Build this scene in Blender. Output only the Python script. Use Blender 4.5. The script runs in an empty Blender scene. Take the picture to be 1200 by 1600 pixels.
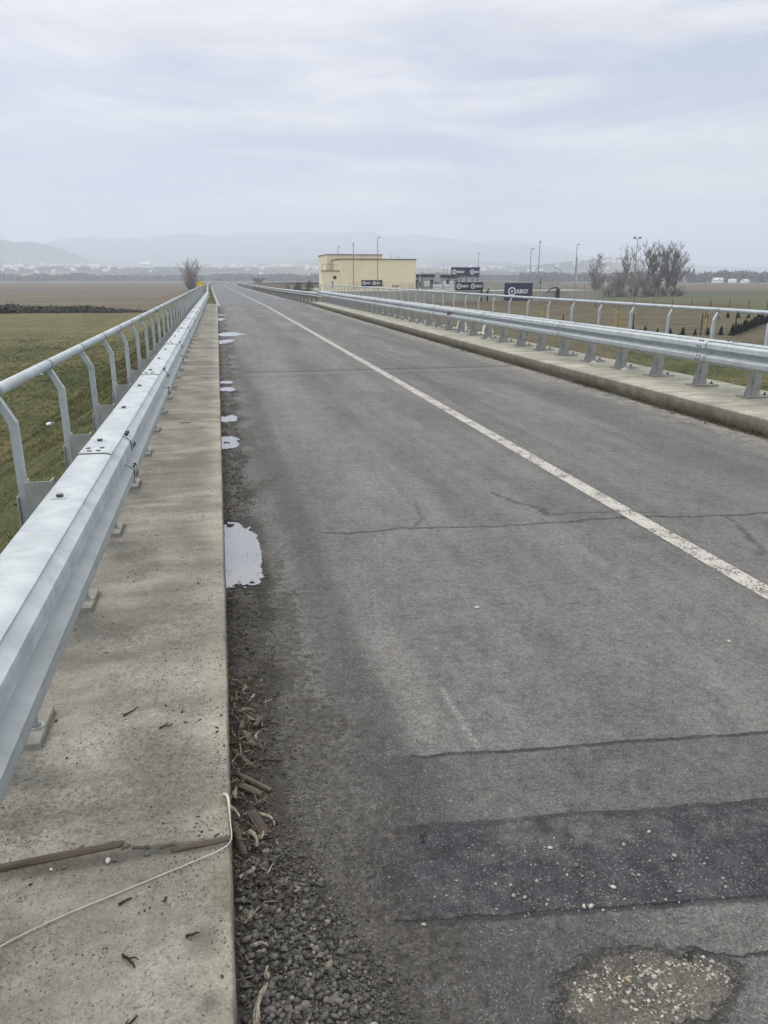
import bpy, bmesh, math, random
import numpy as np
from mathutils import Vector, noise as mnoise
S = bpy.context.scene
R = math.radians
# ------------------------------------------------------------ camera
cam_d = bpy.data.cameras.new('camera'); cam = bpy.data.objects.new('camera', cam_d); S.collection.objects.link(cam)
cam_d.sensor_fit = 'VERTICAL'; cam_d.sensor_height = 24; cam_d.lens = 24*1160/1600
cam.location = (0, 0, 1.7); cam.rotation_euler = (R(90-17.51), 0, R(-12.11))
cam_d.clip_start = 0.05; cam_d.clip_end = 40000
S.camera = cam
S.view_settings.view_transform = 'Standard'; S.view_settings.look = 'None'
S.view_settings.exposure = 0.45; S.view_settings.gamma = 1.0
S.cycles.use_denoising = True
S.cycles.volume_bounces = 3; S.cycles.max_bounces = 8; S.cycles.diffuse_bounces = 3
S.cycles.glossy_bounces = 3
SUN_EL, SUN_AZ = R(42), R(-35)      # azimuth measured clockwise from +Y
# ------------------------------------------------------------ node maths helper
NT = None
def sock(v):
    return v.s if isinstance(v, V) else v
def put(inp, v):
    v = sock(v)
    if isinstance(v, bpy.types.NodeSocket): NT.links.new(v, inp)
    elif isinstance(v, (tuple, list)):
        inp.default_value = (*v, 1.0) if len(v) == 3 and inp.type == 'RGBA' else v
    else: inp.default_value = v
def math_(op, *a, clamp=False):
    n = NT.nodes.new('ShaderNodeMath'); n.operation = op; n.use_clamp = clamp
    for i, x in enumerate(a): put(n.inputs[i], x)
    return V(n.outputs[0])
class V:
    def __init__(s, k): s.s = k
    def __add__(s, o): return math_('ADD', s, o)
    __radd__ = __add__
    def __sub__(s, o): return math_('SUBTRACT', s, o)
    def __rsub__(s, o): return math_('SUBTRACT', o, s)
    def __mul__(s, o): return math_('MULTIPLY', s, o)
    __rmul__ = __mul__
    def __truediv__(s, o): return math_('DIVIDE', s, o)
def absv(a): return math_('ABSOLUTE', a)
def mx(a, b): return math_('MAXIMUM', a, b)
def mn(a, b): return math_('MINIMUM', a, b)
def pos():
    n = NT.nodes.new('ShaderNodeNewGeometry'); return V(n.outputs['Position'])
def objco():
    n = NT.nodes.new('ShaderNodeTexCoord'); return V(n.outputs['Object'])
def sep(v):
    n = NT.nodes.new('ShaderNodeSeparateXYZ'); put(n.inputs[0], v); return [V(o) for o in n.outputs]
def comb(x, y, z=0.0):
    n = NT.nodes.new('ShaderNodeCombineXYZ')
    for i, k in enumerate((x, y, z)): put(n.inputs[i], k)
    return V(n.outputs[0])
def noise(v, scale, detail=3, rough=0.55, dist=0.0):
    n = NT.nodes.new('ShaderNodeTexNoise'); put(n.inputs['Vector'], v); n.inputs['Scale'].default_value = scale
    n.inputs['Detail'].default_value = detail; n.inputs['Roughness'].default_value = rough; n.inputs['Distortion'].default_value = dist
    return V(n.outputs[0])
def voro(v, scale, feat='F1', rnd=1.0):
    n = NT.nodes.new('ShaderNodeTexVoronoi'); n.feature = feat; put(n.inputs['Vector'], v); n.inputs['Scale'].default_value = scale
    n.inputs['Randomness'].default_value = rnd
    return V(n.outputs['Distance']), (V(n.outputs['Color']) if feat == 'F1' else None)
def ramp(x, a, b, lo=0.0, hi=1.0):
    n = NT.nodes.new('ShaderNodeMapRange'); n.interpolation_type = 'SMOOTHSTEP'
    put(n.inputs[0], x); put(n.inputs[1], a); put(n.inputs[2], b); put(n.inputs[3], lo); put(n.inputs[4], hi)
    return V(n.outputs[0])
def mixc(f, a, b, mode='MIX'):
    n = NT.nodes.new('ShaderNodeMix'); n.data_type = 'RGBA'; n.blend_type = mode
    put(n.inputs[0], f); put(n.inputs[6], a); put(n.inputs[7], b)
    return V(n.outputs[2])
def island():
    n = NT.nodes.new('ShaderNodeNewGeometry'); return V(n.outputs['Random Per Island'])
def mulc(c, k):
    n = NT.nodes.new('ShaderNodeVectorMath'); n.operation = 'SCALE'; put(n.inputs[0], c); put(n.inputs['Scale'], k); return V(n.outputs[0])
def cramp(x, stops):
    n = NT.nodes.new('ShaderNodeValToRGB'); put(n.inputs[0], x); e = n.color_ramp.elements
    while len(e) < len(stops): e.new(0.5)
    for k, (p, c) in zip(e, stops): k.position = p; k.color = (*c, 1)
    return V(n.outputs[0])
def segm(x, y, p0, p1, w, soft=0.5):
    """soft line between two points, 1 on it"""
    dx, dy = p1[0]-p0[0], p1[1]-p0[1]; L2 = dx*dx+dy*dy
    t = math_('MULTIPLY', (x-p0[0])*dx+(y-p0[1])*dy, 1/L2, clamp=True)
    ex = x-(t*dx+p0[0]); ey = y-(t*dy+p0[1])
    return ramp(math_('SQRT', ex*ex+ey*ey), w*(1-soft), w*(1+soft), 1.0, 0.0)
MATS = {}
def mat(name, fn):
    global NT
    m = bpy.data.materials.new(name); m.use_nodes = True; NT = m.node_tree
    b = NT.nodes['Principled BSDF']; d = fn()
    put(b.inputs['Base Color'], d.get('color', (.5, .5, .5)))
    put(b.inputs['Roughness'], d.get('rough', .8)); put(b.inputs['Metallic'], d.get('metal', 0.0))
    put(b.inputs['Specular IOR Level'], d.get('spec', .5))
    if 'alpha' in d: put(b.inputs['Alpha'], d['alpha'])
    if 'height' in d:
        n = NT.nodes.new('ShaderNodeBump'); n.inputs['Strength'].default_value = d.get('bs', 1.0)
        n.inputs['Distance'].default_value = d.get('dist', .01); put(n.inputs['Height'], d['height'])
        NT.links.new(n.outputs[0], b.inputs['Normal'])
    MATS[name] = m; return m
def plain(name, col, rough=.8, var=.25, scale=8.0, metal=0.0):
    def fn():
        p = objco(); n = noise(p, scale, 4, .6)
        c2 = tuple(k*(1-var) for k in col)
        return dict(color=mixc(ramp(n, .3, .7), c2, col), rough=rough, metal=metal)
    return mat(name, fn)
# ------------------------------------------------------------ world
W = bpy.data.worlds.new('World'); S.world = W; W.use_nodes = True; NT = W.node_tree
def world():
    bg = NT.nodes['Background']
    sky = NT.nodes.new('ShaderNodeTexSky'); sky.sky_type = 'NISHITA'; sky.sun_disc = False
    sky.sun_elevation = SUN_EL; sky.sun_rotation = SUN_AZ; sky.air_density = 1.0; sky.dust_density = 3.0
    tc = NT.nodes.new('ShaderNodeTexCoord'); d = V(tc.outputs['Generated']); x, y, z = sep(d)
    zz = mx(z, 0.0)+0.10
    p = comb(x/zz, y/zz, 0.0)
    n1 = noise(p+0.0 if False else p, 0.55, 6, .55, .35)
    q = comb(x*2.2+3.7, y*1.2, z*13.0)
    n2 = noise(q, 1.25, 6, .58, .5)
    cl = ramp(n1*0.42+n2*0.58+ramp(z, .35, .9, 0.0, .12), .38, .54)                       # cloud cover: 1 = thick
    shade = ramp(noise(comb(x*3.0, y*3.0+5.0, z*17.0), 1.7, 6, .6), .3, .7)
    up = ramp(z, 0.0, 0.9)
    # cloud luminance: brighter overhead than at the horizon
    base = mixc(shade, (.645, .65, .705), (.86, .845, .85))
    thin = (.475, .53, .70)
    col = mixc(cl, thin, base)
    skyc = mixc(1.0, V(sky.outputs[0]), (.10, .10, .10), 'MULTIPLY')
    col = mixc(0.12, col, skyc)
    k = ramp(z, .22, .9, .80, 2.0)
    col = mixc(ramp(z, .3, .8)*.7, col, (.76, .735, .69))
    gn = NT.nodes.new('ShaderNodeVectorMath'); gn.operation = 'SCALE'; put(gn.inputs[0], col); put(gn.inputs['Scale'], k)
    put(bg.inputs[0], V(gn.outputs[0])); bg.inputs[1].default_value = 1.0
world()
sun_d = bpy.data.lights.new('sun', 'SUN'); sun = bpy.data.objects.new('sun', sun_d); S.collection.objects.link(sun)
sun_d.energy = 1.0; sun_d.angle = R(16); sun_d.color = (1, .93, .84)
sv = Vector((math.sin(SUN_AZ)*math.cos(SUN_EL), math.cos(SUN_AZ)*math.cos(SUN_EL), math.sin(SUN_EL)))
sun.rotation_euler = sv.to_track_quat('Z', 'Y').to_euler()
# ------------------------------------------------------------ object helpers
def tag(o, label=None, cat=None, group=None, kind=None):
    if label: o['label'] = label
    if cat: o['category'] = cat
    if group: o['group'] = group
    if kind: o['kind'] = kind
    return o
def empty(name, loc=(0, 0, 0), rz=0, label=None, cat=None, group=None):
    o = bpy.data.objects.new(name, None); S.collection.objects.link(o); o.location = loc; o.rotation_euler = (0, 0, rz)
    o.empty_display_size = .2
    return tag(o, label, cat, group)
class MB:
    def __init__(s): s.v = []; s.f = []; s.mi = 0; s.fm = []
    def add(s, v, f):
        k = len(s.v); s.v += [tuple(p) for p in v]; s.f += [tuple(i+k for i in q) for q in f]; s.fm += [s.mi]*len(f); return s
    def box(s, x0, x1, y0, y1, z0, z1):
        v = [(x, y, z) for z in (z0, z1) for y in (y0, y1) for x in (x0, x1)]
        return s.add(v, [(0, 2, 3, 1), (4, 5, 7, 6), (0, 1, 5, 4), (2, 6, 7, 3), (0, 4, 6, 2), (1, 3, 7, 5)])
    def tube(s, pts, r, n=8, cap=True, squash=None):
        pts = [Vector(p) for p in pts]; rr = r if isinstance(r, (list, tuple)) else [r]*len(pts)
        vs = []; fs = []; up0 = None
        for i, p in enumerate(pts):
            t = (pts[min(i+1, len(pts)-1)]-pts[max(i-1, 0)]).normalized()
            a = t.cross(Vector((0, 0, 1)))
            if a.length < .15: a = t.cross(Vector((0, 1, 0)))
            a.normalize(); b = a.cross(t).normalized()
            for k in range(n):
                an = 2*math.pi*(k+.5)/n
                vs.append(p+(a*math.cos(an)+b*math.sin(an)*(squash or 1))*rr[i])
        for i in range(len(pts)-1):
            for k in range(n):
                fs.append((i*n+k, i*n+(k+1) % n, (i+1)*n+(k+1) % n, (i+1)*n+k))
        if cap: fs.append(tuple(range(n-1, -1, -1))); fs.append(tuple(range((len(pts)-1)*n, len(pts)*n)))
        return s.add(vs, fs)
    def disc(s, c, r, h, n=10, ax='z'):
        c = Vector(c); d = {'z': Vector((0, 0, h)), 'x': Vector((h, 0, 0)), 'y': Vector((0, h, 0))}[ax]
        return s.tube([c, c+d], r, n)
    def sweep(s, prof, path, close=True):
        """prof: list of (dx, z); path: list of (x, y, z)"""
        n = len(prof); vs = []; fs = []
        for i, p in enumerate(path):
            a = path[max(i-1, 0)]; b = path[min(i+1, len(path)-1)]
            tx, ty = b[0]-a[0], b[1]-a[1]; L = math.hypot(tx, ty); nx, ny = ty/L, -tx/L
            for dx, z in prof: vs.append((p[0]+nx*dx, p[1]+ny*dx, p[2]+z))
        m = n if close else n-1
        for i in range(len(path)-1):
            for k in range(m):
                fs.append((i*n+k, (i+1)*n+k, (i+1)*n+(k+1) % n, i*n+(k+1) % n))
        if close: fs.append(tuple(range(n))); fs.append(tuple(range(len(path)*n-1, (len(path)-1)*n-1, -1)))
        return s.add(vs, fs)
    def build(s, name, m, parent=None, smooth=False, bevel=0):
        me = bpy.data.meshes.new(name); me.from_pydata(s.v, [], s.f)
        if max(s.fm) > 0: me.polygons.foreach_set('material_index', s.fm)
        return link(name, me, m, parent, smooth, bevel)
def link(name, me, m, parent=None, smooth=False, bevel=0):
    for q in ([m] if isinstance(m, str) else (m or [])): me.materials.append(MATS[q])
    if smooth: me.polygons.foreach_set('use_smooth', [True]*len(me.polygons))
    bm = bmesh.new(); bm.from_mesh(me); bmesh.ops.recalc_face_normals(bm, faces=bm.faces)
    if bevel:
        bmesh.ops.bevel(bm, geom=[e for e in bm.edges if len(e.link_faces) == 2 and e.calc_face_angle(0) > .6], offset=bevel, segments=2, affect='EDGES')
    bm.to_mesh(me); bm.free()
    if smooth: me.set_sharp_from_angle(angle=R(38))
    o = bpy.data.objects.new(name, me); S.collection.objects.link(o)
    if parent: o.parent = parent
    return o
def npmesh(name, verts, faces, m, smooth=False, parent=None):
    """verts (n,3), faces (k,c) numpy, one face size"""
    me = bpy.data.meshes.new(name); verts = np.asarray(verts, dtype=np.float32); faces = np.asarray(faces, dtype=np.int32)
    me.vertices.add(len(verts)); me.vertices.foreach_set('co', verts.ravel())
    c = faces.shape[1]; me.loops.add(faces.size); me.loops.foreach_set('vertex_index', faces.ravel())
    me.polygons.add(len(faces)); me.polygons.foreach_set('loop_start', np.arange(0, faces.size, c, dtype=np.int32))
    me.update(calc_edges=True); me.validate()
    if smooth: me.polygons.foreach_set('use_smooth', [True]*len(me.polygons))
    me.materials.append(MATS[m]); o = bpy.data.objects.new(name, me); S.collection.objects.link(o)
    if parent: o.parent = parent
    return o
def grid_faces(ny, nx):
    i = np.arange(ny-1)[:, None]*nx+np.arange(nx-1)[None, :]; i = i.ravel()
    return np.stack([i, i+1, i+nx+1, i+nx], 1)
def copy_tree(o, parent=None):
    c = o.copy(); S.collection.objects.link(c); c.parent = parent
    for ch in list(o.children): copy_tree(ch, c)
    return c
def thick(p, t):
    """closed profile from an open line, thickness t to its left"""
    out = []
    for i, (x, z) in enumerate(p):
        a = p[max(i-1, 0)]; b = p[min(i+1, len(p)-1)]; tx, tz = b[0]-a[0], b[1]-a[1]; L = math.hypot(tx, tz)
        out.append((x-tz/L*t, z+tx/L*t))
    return list(p)+out[::-1]
rng = np.random.default_rng(7); random.seed(7)
# ------------------------------------------------------------ road geometry
CP = [(-12, 2.93), (50, 2.93), (67, 2.7), (90, 2.45), (130, 2.0), (170, 1.6), (205, 1.7), (235, 3.0), (262, 6.5), (285, 13), (303, 24), (318, 42), (330, 70), (340, 120)]
CYs = np.array([a for a, b in CP], float); CXs = np.array([b for a, b in CP], float)
def cx(y): return np.interp(y, CYs, CXs)
def smooth_path(y0, y1, step):
    ys = np.arange(y0, y1+step*.5, step)
    k = 7.0
    xs = (cx(ys-k)+cx(ys)+cx(ys+k)+cx(ys-2*k)+cx(ys+2*k))/5 if y0 > 20 else cx(ys)
    return ys, xs
def csm(y):
    y = np.asarray(y, float); k = 7.0
    s = (cx(y-k)+cx(y)+cx(y+k)+cx(y-2*k)+cx(y+2*k))/5
    w = np.clip((y-50)/10, 0, 1)
    return cx(y)*(1-w)+s*w
# ------------------------------------------------------------ materials: setting
def m_asphalt():
    P = pos(); X, Y, Z = sep(P)
    wob = noise(P, 3.0, 4, .6)-.5; wob2 = noise(P, 17.0, 4, .7)-.5; wob3 = noise(P, 1.1, 3, .5)-.5
    yw = Y+wob*.055+wob2*.030+wob3*.05; xw = X+wob*.10+wob2*.03
    # aggregate
    d1, c1 = voro(P, 95.0); d2, c2 = voro(P, 210.0)
    r1, g1, _ = sep(c1); r2, g2, _ = sep(c2)
    big = noise(comb(X*1.0, Y*.16, 0.0), 1.6, 5, .6)
    mid = noise(P, 5.0, 5, .65)
    fine = noise(P, 60.0, 4, .7)
    streak = noise(comb(X*6.0, Y*.22, 2.0), 1.3, 5, .65)
    base = mixc(ramp(big, .34, .66), (.108, .109, .111), (.198, .195, .187))
    base = mixc(ramp(mid, .35, .75)*.35, base, (.19, .188, .178))
    base = mixc(ramp(streak, .45, .68)*.5, base, (.105, .103, .102))
    # worn wheel tracks and darker strips along the lane
    t1 = ramp(absv(xw-(.50-.012*Y)), .04, .19, 1.0, 0.0)*ramp(Y, .6, 1.6)*ramp(Y, 9.0, 26.0, 1.0, .25)
    t2 = ramp(absv(xw-3.45), .1, .55, 1.0, 0.0)*ramp(Y, 5.0, 12.0, .25, .8)*ramp(streak, .25, .6)
    t3 = ramp(absv(xw-4.9), .1, .7, 1.0, 0.0)*.35
    t4 = ramp(absv(xw-1.75), .1, .6, 1.0, 0.0)*ramp(Y, 6, 16, .0, .35)
    dk = mx(mx(t1*.85, t2*.60), mx(t3, t4))
    base = mixc(dk, base, (.074, .072, .070))
    lt = ramp(absv(xw-1.05), .1, .5, 1.0, 0.0)*ramp(mid, .3, .6)*.35
    base = mixc(lt, base, (.205, .203, .195))
    bluish = ramp(noise(P, .8, 3, .5), .45, .65)*.3
    base = mixc(bluish, base, (.125, .127, .132))
    # surface beyond the end joint: newer, bluer
    far = ramp(Y, 49.9, 50.1)
    base = mixc(far, base, (.118, .130, .150))
    # coarse strip between crack and patch
    e1 = yw-(2.337-.098*X); up = yw-(1.965-.094*X); lo = yw-(1.61-.126*X)
    inx = ramp(xw, .22, .50)
    strip = ramp(e1, -.02, .02, 1.0, 0.0)*inx
    base = mixc(mx(strip*.45, strip*ramp(xw+wob*.6, .5, 1.1, .9, 0.0)), base, (.062, .061, .060))
    patch = ramp(up, -.012, .012, 1.0, 0.0)*ramp(lo, -.012, .012)*ramp(xw, .28, .40)
    pcol = mixc(ramp(noise(P, 9.0, 4, .6), .35, .65), (.024, .026, .034), (.050, .053, .063))
    worn = ramp(noise(P, 9.0, 5, .7)*.6+noise(P, 3.2, 3, .5)*.4+ramp(absv(X-.95)+absv(Y-1.80)*1.6, .1, .42, .16, 0.0), .52, .70)
    pcol = mixc(worn*.6, pcol, (.120, .119, .113))
    base = mixc(patch, base, pcol)
    low = ramp(lo, -.03, .0, 1.0, 0.0)*inx
    base = mixc(low*.6, base, mixc(ramp(xw+wob, .9, 1.4), (.060, .061, .062), (.15, .148, .142)))
    # exposed concrete aggregate patch at the very front
    hx = (X-.962)*4.3; hy = (Y-1.248)*9.5
    hr = math_('SQRT', hx*hx+hy*hy)+wob*1.2+wob2*.8
    hole = ramp(hr, .92, 1.02, 1.0, 0.0); holeedge = ramp(absv(hr-1.02), .0, .14, 1.0, 0.0)
    base = mixc(hole, base, mixc(ramp(mid, .35, .65), (.088, .083, .068), (.145, .138, .115)))
    base = mixc(holeedge*ramp(mid, .35, .6)*.6, base, (.045, .042, .034))
    # light stones in the surface
    s1 = ramp(r1, .90, .93)*ramp(d1, .0045, .0060, 1.0, 0.0) if False else ramp(r1, .88, .96)*ramp(d1, .30, .42, 1.0, 0.0)
    s2 = ramp(r2, .70, .95)*ramp(d2, .30, .48, 1.0, 0.0)
    near = ramp(Y, 3.0, 16.0, 1.0, .15)
    stone = mixc(g1, (.30, .29, .25), (.46, .45, .42))
    base = mixc(mx(s1*(hole*.3+.28), s2*.70)*near, base, stone)
    dsp = ramp(g2, .55, .85)*ramp(d2, .2, .5, 1.0, 0.0)
    base = mixc(dsp*.75*near, base, (.035, .035, .037))
    base = mixc(ramp(fine, .35, .70)*.45, base, (.070, .068, .065))
    base = mixc(ramp(noise(P, 26.0, 4, .7), .55, .75)*.35, base, (.25, .245, .235))
    # cracks and sealed joints
    cr = ramp(absv(e1), .004, .014, 1.0, 0.0)*ramp(X, .5, .65)
    cr = mx(cr, ramp(absv(up), .004, .016, 1.0, 0.0)*ramp(X, .40, .5)*.8)
    cr = mx(cr, ramp(absv(lo), .004, .016, 1.0, 0.0)*ramp(X, .3, .4)*.9)
    ym = Y+wob*.16+wob2*.07+wob3*.35; xk = X+wob*.16+wob3*.5+wob2*.05
    c4 = ramp(absv(ym-(4.94-.078*X)), .006, .026, 1.0, 0.0)*ramp(X, .5, .7)*.8
    c4 = mx(c4, segm(xk, ym, (2.12, 5.6), (2.34, 4.95), .016, .9)*.75)
    c4 = mx(c4, segm(xk, ym, (2.34, 4.95), (3.1, 4.78), .014, .9)*.6)
    c4 = mx(c4, segm(xk, ym, (3.6, 4.6), (3.37, 3.9), .020, .9)*.8)
    c4 = mx(c4, segm(xk, ym, (1.21, 4.80), (1.38, 5.05), .012, .9)*.5)
    c4 = mx(c4, segm(xk, ym, (1.38, 5.05), (1.36, 5.45), .011, .9)*.4)
    c4 = mx(c4, segm(X, ym, (1.05, 1.28), (1.6, 1.22), .006)*.9)
    cr = mx(cr, c4)
    cr = cr*ramp(noise(P, 6.0, 4, .7), .25, .55, .45, 1.0)
    base = mixc(cr*.85, base, (.028, .028, .032))
    j = mx(ramp(absv(Y-14.35+wob2*.1), .05, .16, 1.0, 0.0)*.55, ramp(absv(Y-50.0), .05, .35, 1.0, 0.0)*.8)
    j = mx(j, ramp(absv(Y-13.6+wob2*.1), .02, .07, 1.0, 0.0)*.35)
    base = mixc(j, base, (.045, .046, .052))
    jl = mx(ramp(absv(Y-29.6), .03, .15, 1.0, 0.0)*ramp(X, 2.8, 3.1, .8, 0.0), ramp(absv(Y-14.0+wob2*.1), .03, .12, 1.0, 0.0)*.4)
    base = mixc(jl*.5, base, (.25, .25, .25))
    # whitish scratch
    base = mixc(segm(X+wob*.06, Y, (.84, 2.72), (.86, 2.30), .012, .9)*ramp(fine, .4, .6)*.6, base, (.33, .33, .31))
    # mud at the kerb
    mudw = ramp(Y, 1.2, 3.0, .34, .16)+ramp(noise(P, 2.2, 4, .6), .3, .7, -.06, .12)
    mudd = ramp(noise(P, 24.0, 4, .75)+ramp(xw-mudw, -.05, .40, .16, -.25), .48, .60)
    mud = mx(ramp(xw-mudw, -.14, .10, 1.0, 0.0), mudd)*ramp(Y, 45, 50, 1.0, 0.0)
    base = mixc(mud*.85, base, mixc(ramp(noise(P, 38, 3, .7), .35, .7), (.034, .031, .027), (.095, .089, .078)))
    core = ramp(xw+wob2*.12-ramp(noise(comb(X*0.0, Y, 0.0), 1.3, 4, .7), .3, .7, .02, .20), .0, .07, 1.0, 0.0)*ramp(Y, 2.2, 3.2)*ramp(Y, 46, 50, 1.0, 0.0)
    base = mixc(core*.85, base, (.026, .024, .021))
    mr = ramp(xw, 5.25, 5.75)*ramp(noise(P, 5, 5, .7), .38, .58)*ramp(Y, 50, 50.2, 1.0, 0.0)
    base = mixc(mr*.75, base, (.26, .25, .215))
    base = mixc(ramp(xw+wob2*.15, 5.76, 5.84)*ramp(Y, 50, 50.2, 1.0, 0.0)*.85, base, (.055, .052, .036))
    rim = ramp(xw+wob2*.08, .17, .23, 1.0, 0.0)*ramp(absv(Y-4.62), .60, .80, 1.0, 0.0)
    base = mixc(rim*.8, base, (.028, .026, .023))
    wet = mud*ramp(noise(P, 1.4, 3, .5), .45, .6)
    g10 = noise(P, 11.0, 6, .8); g27 = noise(P, 27.0, 5, .8); g3 = noise(P, 2.7, 5, .7); g80 = noise(P, 110.0, 4, .85)
    base = mulc(base, 1.02+(g3-.5)*.75+(g10-.5)*1.15+(g27-.5)*1.8+(g80-.5)*3.0)
    smg = ramp(noise(comb(X*1.6, Y*1.0, 4.0), 4.5, 5, .75), .60, .70)*ramp(noise(P, .9, 3, .5), .40, .60)
    base = mixc(smg*.42, base, (.060, .056, .052))
    h = fine*.35+ramp(d1, .1, .6, 1.0, 0.0)*.35+ramp(d2, .1, .6, 1.0, 0.0)*.25-cr*1.6+hole*(r1*1.2)-holeedge*2.0+noise(P, 300.0, 2, .6)*.3
    return dict(color=base, rough=.82-wet*.35-far*.08, spec=.35, height=h, dist=.009, bs=.9)
mat('asphalt', m_asphalt)
def m_paint():
    P = pos(); X, Y, Z = sep(P)
    n = noise(P, 55.0, 4, .7); n2 = noise(P, 6.0, 4, .6); d, c = voro(P, 160.0)
    wear = ramp(n*.6+n2*.4-.012+(noise(P, 120.0, 3, .8)-.5)*.35, .38, .52)*ramp(noise(comb(X*8, Y*.9, 0.0), 1.5, 5, .7), .25, .42, .45, 1.0)
    return dict(color=mixc(n2, (.34, .335, .30), (.52, .51, .46)), rough=.75, alpha=ramp(wear, .1, .7)*.92, height=n, dist=.002)
mat('road_paint', m_paint)
def m_slab(tint, tint2, joints):
    def fn():
        P = pos(); X, Y, Z = sep(P)
        big = noise(P, 1.3, 5, .6, .3); mid = noise(P, 6.0, 5, .65); cross = noise(comb(X*1.2, Y*4.0, Z), 1.5, 5, .6)
        fine = noise(P, 90.0, 4, .7); speck = noise(P, 34.0, 5, .75)
        d, c = voro(P, 130.0); r, g, b = sep(c)
        col = mixc(ramp(big, .30, .68), tint, tint2)
        col = mixc(ramp(cross, .40, .68)*.62, col, tuple(k*.60 for k in tint))
        col = mixc(ramp(mid, .45, .80)*.35, col, (.42, .41, .33))
        col = mixc(ramp(fine, .35, .78)*.32, col, tuple(k*.50 for k in tint))
        col = mixc(ramp(r, .86, .97)*ramp(d, .2, .5, 1.0, 0.0)*.7, col, (.05, .046, .038))
        if joints:
            s2 = noise(P, 75.0, 5, .8); den = noise(P, 3.0, 4, .6)
            col = mixc(ramp(s2+(den-.5)*.30+ramp(Y, 1.5, 4.5, .03, -.02), .56, .66)*.72, col, (.075, .068, .052))
            col = mixc(ramp(den*.6+speck*.4, .46, .64)*.5, col, (.095, .088, .070))
            col = mixc(ramp(X, -.22, -.09)*ramp(den, .3, .6, .55, .15), col, (.36, .34, .26))
            st = mx(ramp(math_('SQRT', (X+.14)*(X+.14)*1.6+(Y-1.50)*(Y-1.50)*.9)+(mid-.5)*.09, .015, .070, 1.0, 0.0), ramp(math_('SQRT', (X+.12)*(X+.12)+(Y-1.33)*(Y-1.33))+(mid-.5)*.07, .005, .045, 1.0, 0.0))
            col = mixc(st*.55, col, (.075, .068, .058))
            col = mixc(ramp(absv(Y-1.835+(mid-.5)*.05), .01, .04, 1.0, 0.0)*.65, col, (.05, .045, .036))
            col = mixc(ramp(X, -.072, -.066)*.45, col, (.14, .13, .10))
            for yy, k in ((3.05, .35), (5.9, .3), (6.6, .55), (8.9, .35), (10.4, .5), (13.1, .6), (14.6, .5), (16.2, .5), (18.5, .5), (21.0, .5), (24, .5), (27.0, .5), (30.5, .5), (34.0, .5), (38, .5), (42.0, .5)):
                col = mixc(ramp(absv(Y-yy+(mid-.5)*.35), .0, .16, 1.0, 0.0)*k, col, (.13, .125, .10))
        else:
            lt = ramp(noise(comb(X*.8, Y*1.6, 0.0), 1.3, 4, .6), .52, .66)
            col = mixc(lt*.5, col, (.50, .50, .43))
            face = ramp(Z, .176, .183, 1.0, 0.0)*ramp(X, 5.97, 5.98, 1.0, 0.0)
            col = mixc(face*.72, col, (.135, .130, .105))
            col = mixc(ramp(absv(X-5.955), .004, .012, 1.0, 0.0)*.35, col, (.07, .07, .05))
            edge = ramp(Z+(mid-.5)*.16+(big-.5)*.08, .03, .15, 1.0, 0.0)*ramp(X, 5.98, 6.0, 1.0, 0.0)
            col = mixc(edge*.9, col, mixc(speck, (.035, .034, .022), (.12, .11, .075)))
            col = mixc(ramp(absv(X-6.02), .0, .012, 1.0, 0.0)*.5, col, (.10, .10, .08))
        col = mulc(col, 1.0+(noise(P, 11.0, 6, .8)-.5)*.55+(noise(P, 40.0, 5, .85)-.5)*1.0+(noise(P, 140.0, 3, .8)-.5)*1.1)
        h = fine*.5+speck*.5+ramp(d, .1, .5, 1.0, 0.0)*.2
        return dict(color=col, rough=.88, spec=.3, height=h, dist=.004, bs=.8)
    return fn
mat('slab_left', m_slab((.205, .199, .172), (.355, .345, .300), True))
mat('slab_right', m_slab((.27, .265, .22), (.40, .39, .325), False))
def m_conc():
    P = pos(); X, Y, Z = sep(P)
    n = noise(P, .35, 5, .6); s = noise(comb(X*1.5, Y*.2, Z*.12), 1.2, 4, .6)
    c = mixc(ramp(n, .3, .7), (.30, .30, .265), (.38, .375, .335))
    c = mixc(ramp(s, .5, .75)*.4, c, (.20, .195, .17))
    return dict(color=c, rough=.9, height=noise(P, 6, 4, .6), dist=.01)
mat('old_concrete', m_conc)
def m_zinc():
    P = pos(); X, Y, Z = sep(P)
    n = noise(P, 7.0, 5, .62, .4); sp, c = voro(P, 45.0); r, g, b = sep(c); st = noise(comb(X*3.0, Y*14.0, Z*3.0), 1.6, 4, .65)
    col = mixc(ramp(n, .3, .7), (.33, .375, .40), (.455, .505, .53))
    col = mixc(r*.10, col, (.52, .57, .59)); col = mixc(ramp(st, .52, .75)*.28, col, (.24, .27, .28))
    col = mixc(ramp(noise(P, 75, 3, .6), .70, .76)*.6, col, (.10, .10, .09))
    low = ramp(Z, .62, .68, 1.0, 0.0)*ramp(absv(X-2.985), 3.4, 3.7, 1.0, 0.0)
    col = mixc(low*ramp(noise(comb(X, Y*.8, Z*6.0), 2.0, 4, .6), .2, .7, .25, .75), col, (.25, .265, .25))  # lower bulge greyed: dust plus painted shade of the bulge above
    return dict(color=col, rough=.48+n*.25, metal=.25, spec=.45, height=n*.6+r*.12+noise(P, 30, 3, .5)*.2, dist=.003, bs=.5)
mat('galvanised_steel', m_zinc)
plain('zinc_plate', (.29, .29, .255), .75, .25, 14)
plain('zinc_post', (.38, .40, .395), .62, .30, 9, .25)
plain('dark_bolt', (.085, .085, .088), .5, .4, 40, .5)
plain('slot_lap_shade', (.02, .02, .022), .8, .2)
def m_wood():
    P = objco(); X, Y, Z = sep(P); n = noise(comb(X*1.5, Y*26.0, Z*26.0), 2.0, 5, .65)
    return dict(color=mixc(ramp(n, .3, .7), (.036, .027, .020), (.120, .094, .070)), rough=.85, height=n, dist=.003)
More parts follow.
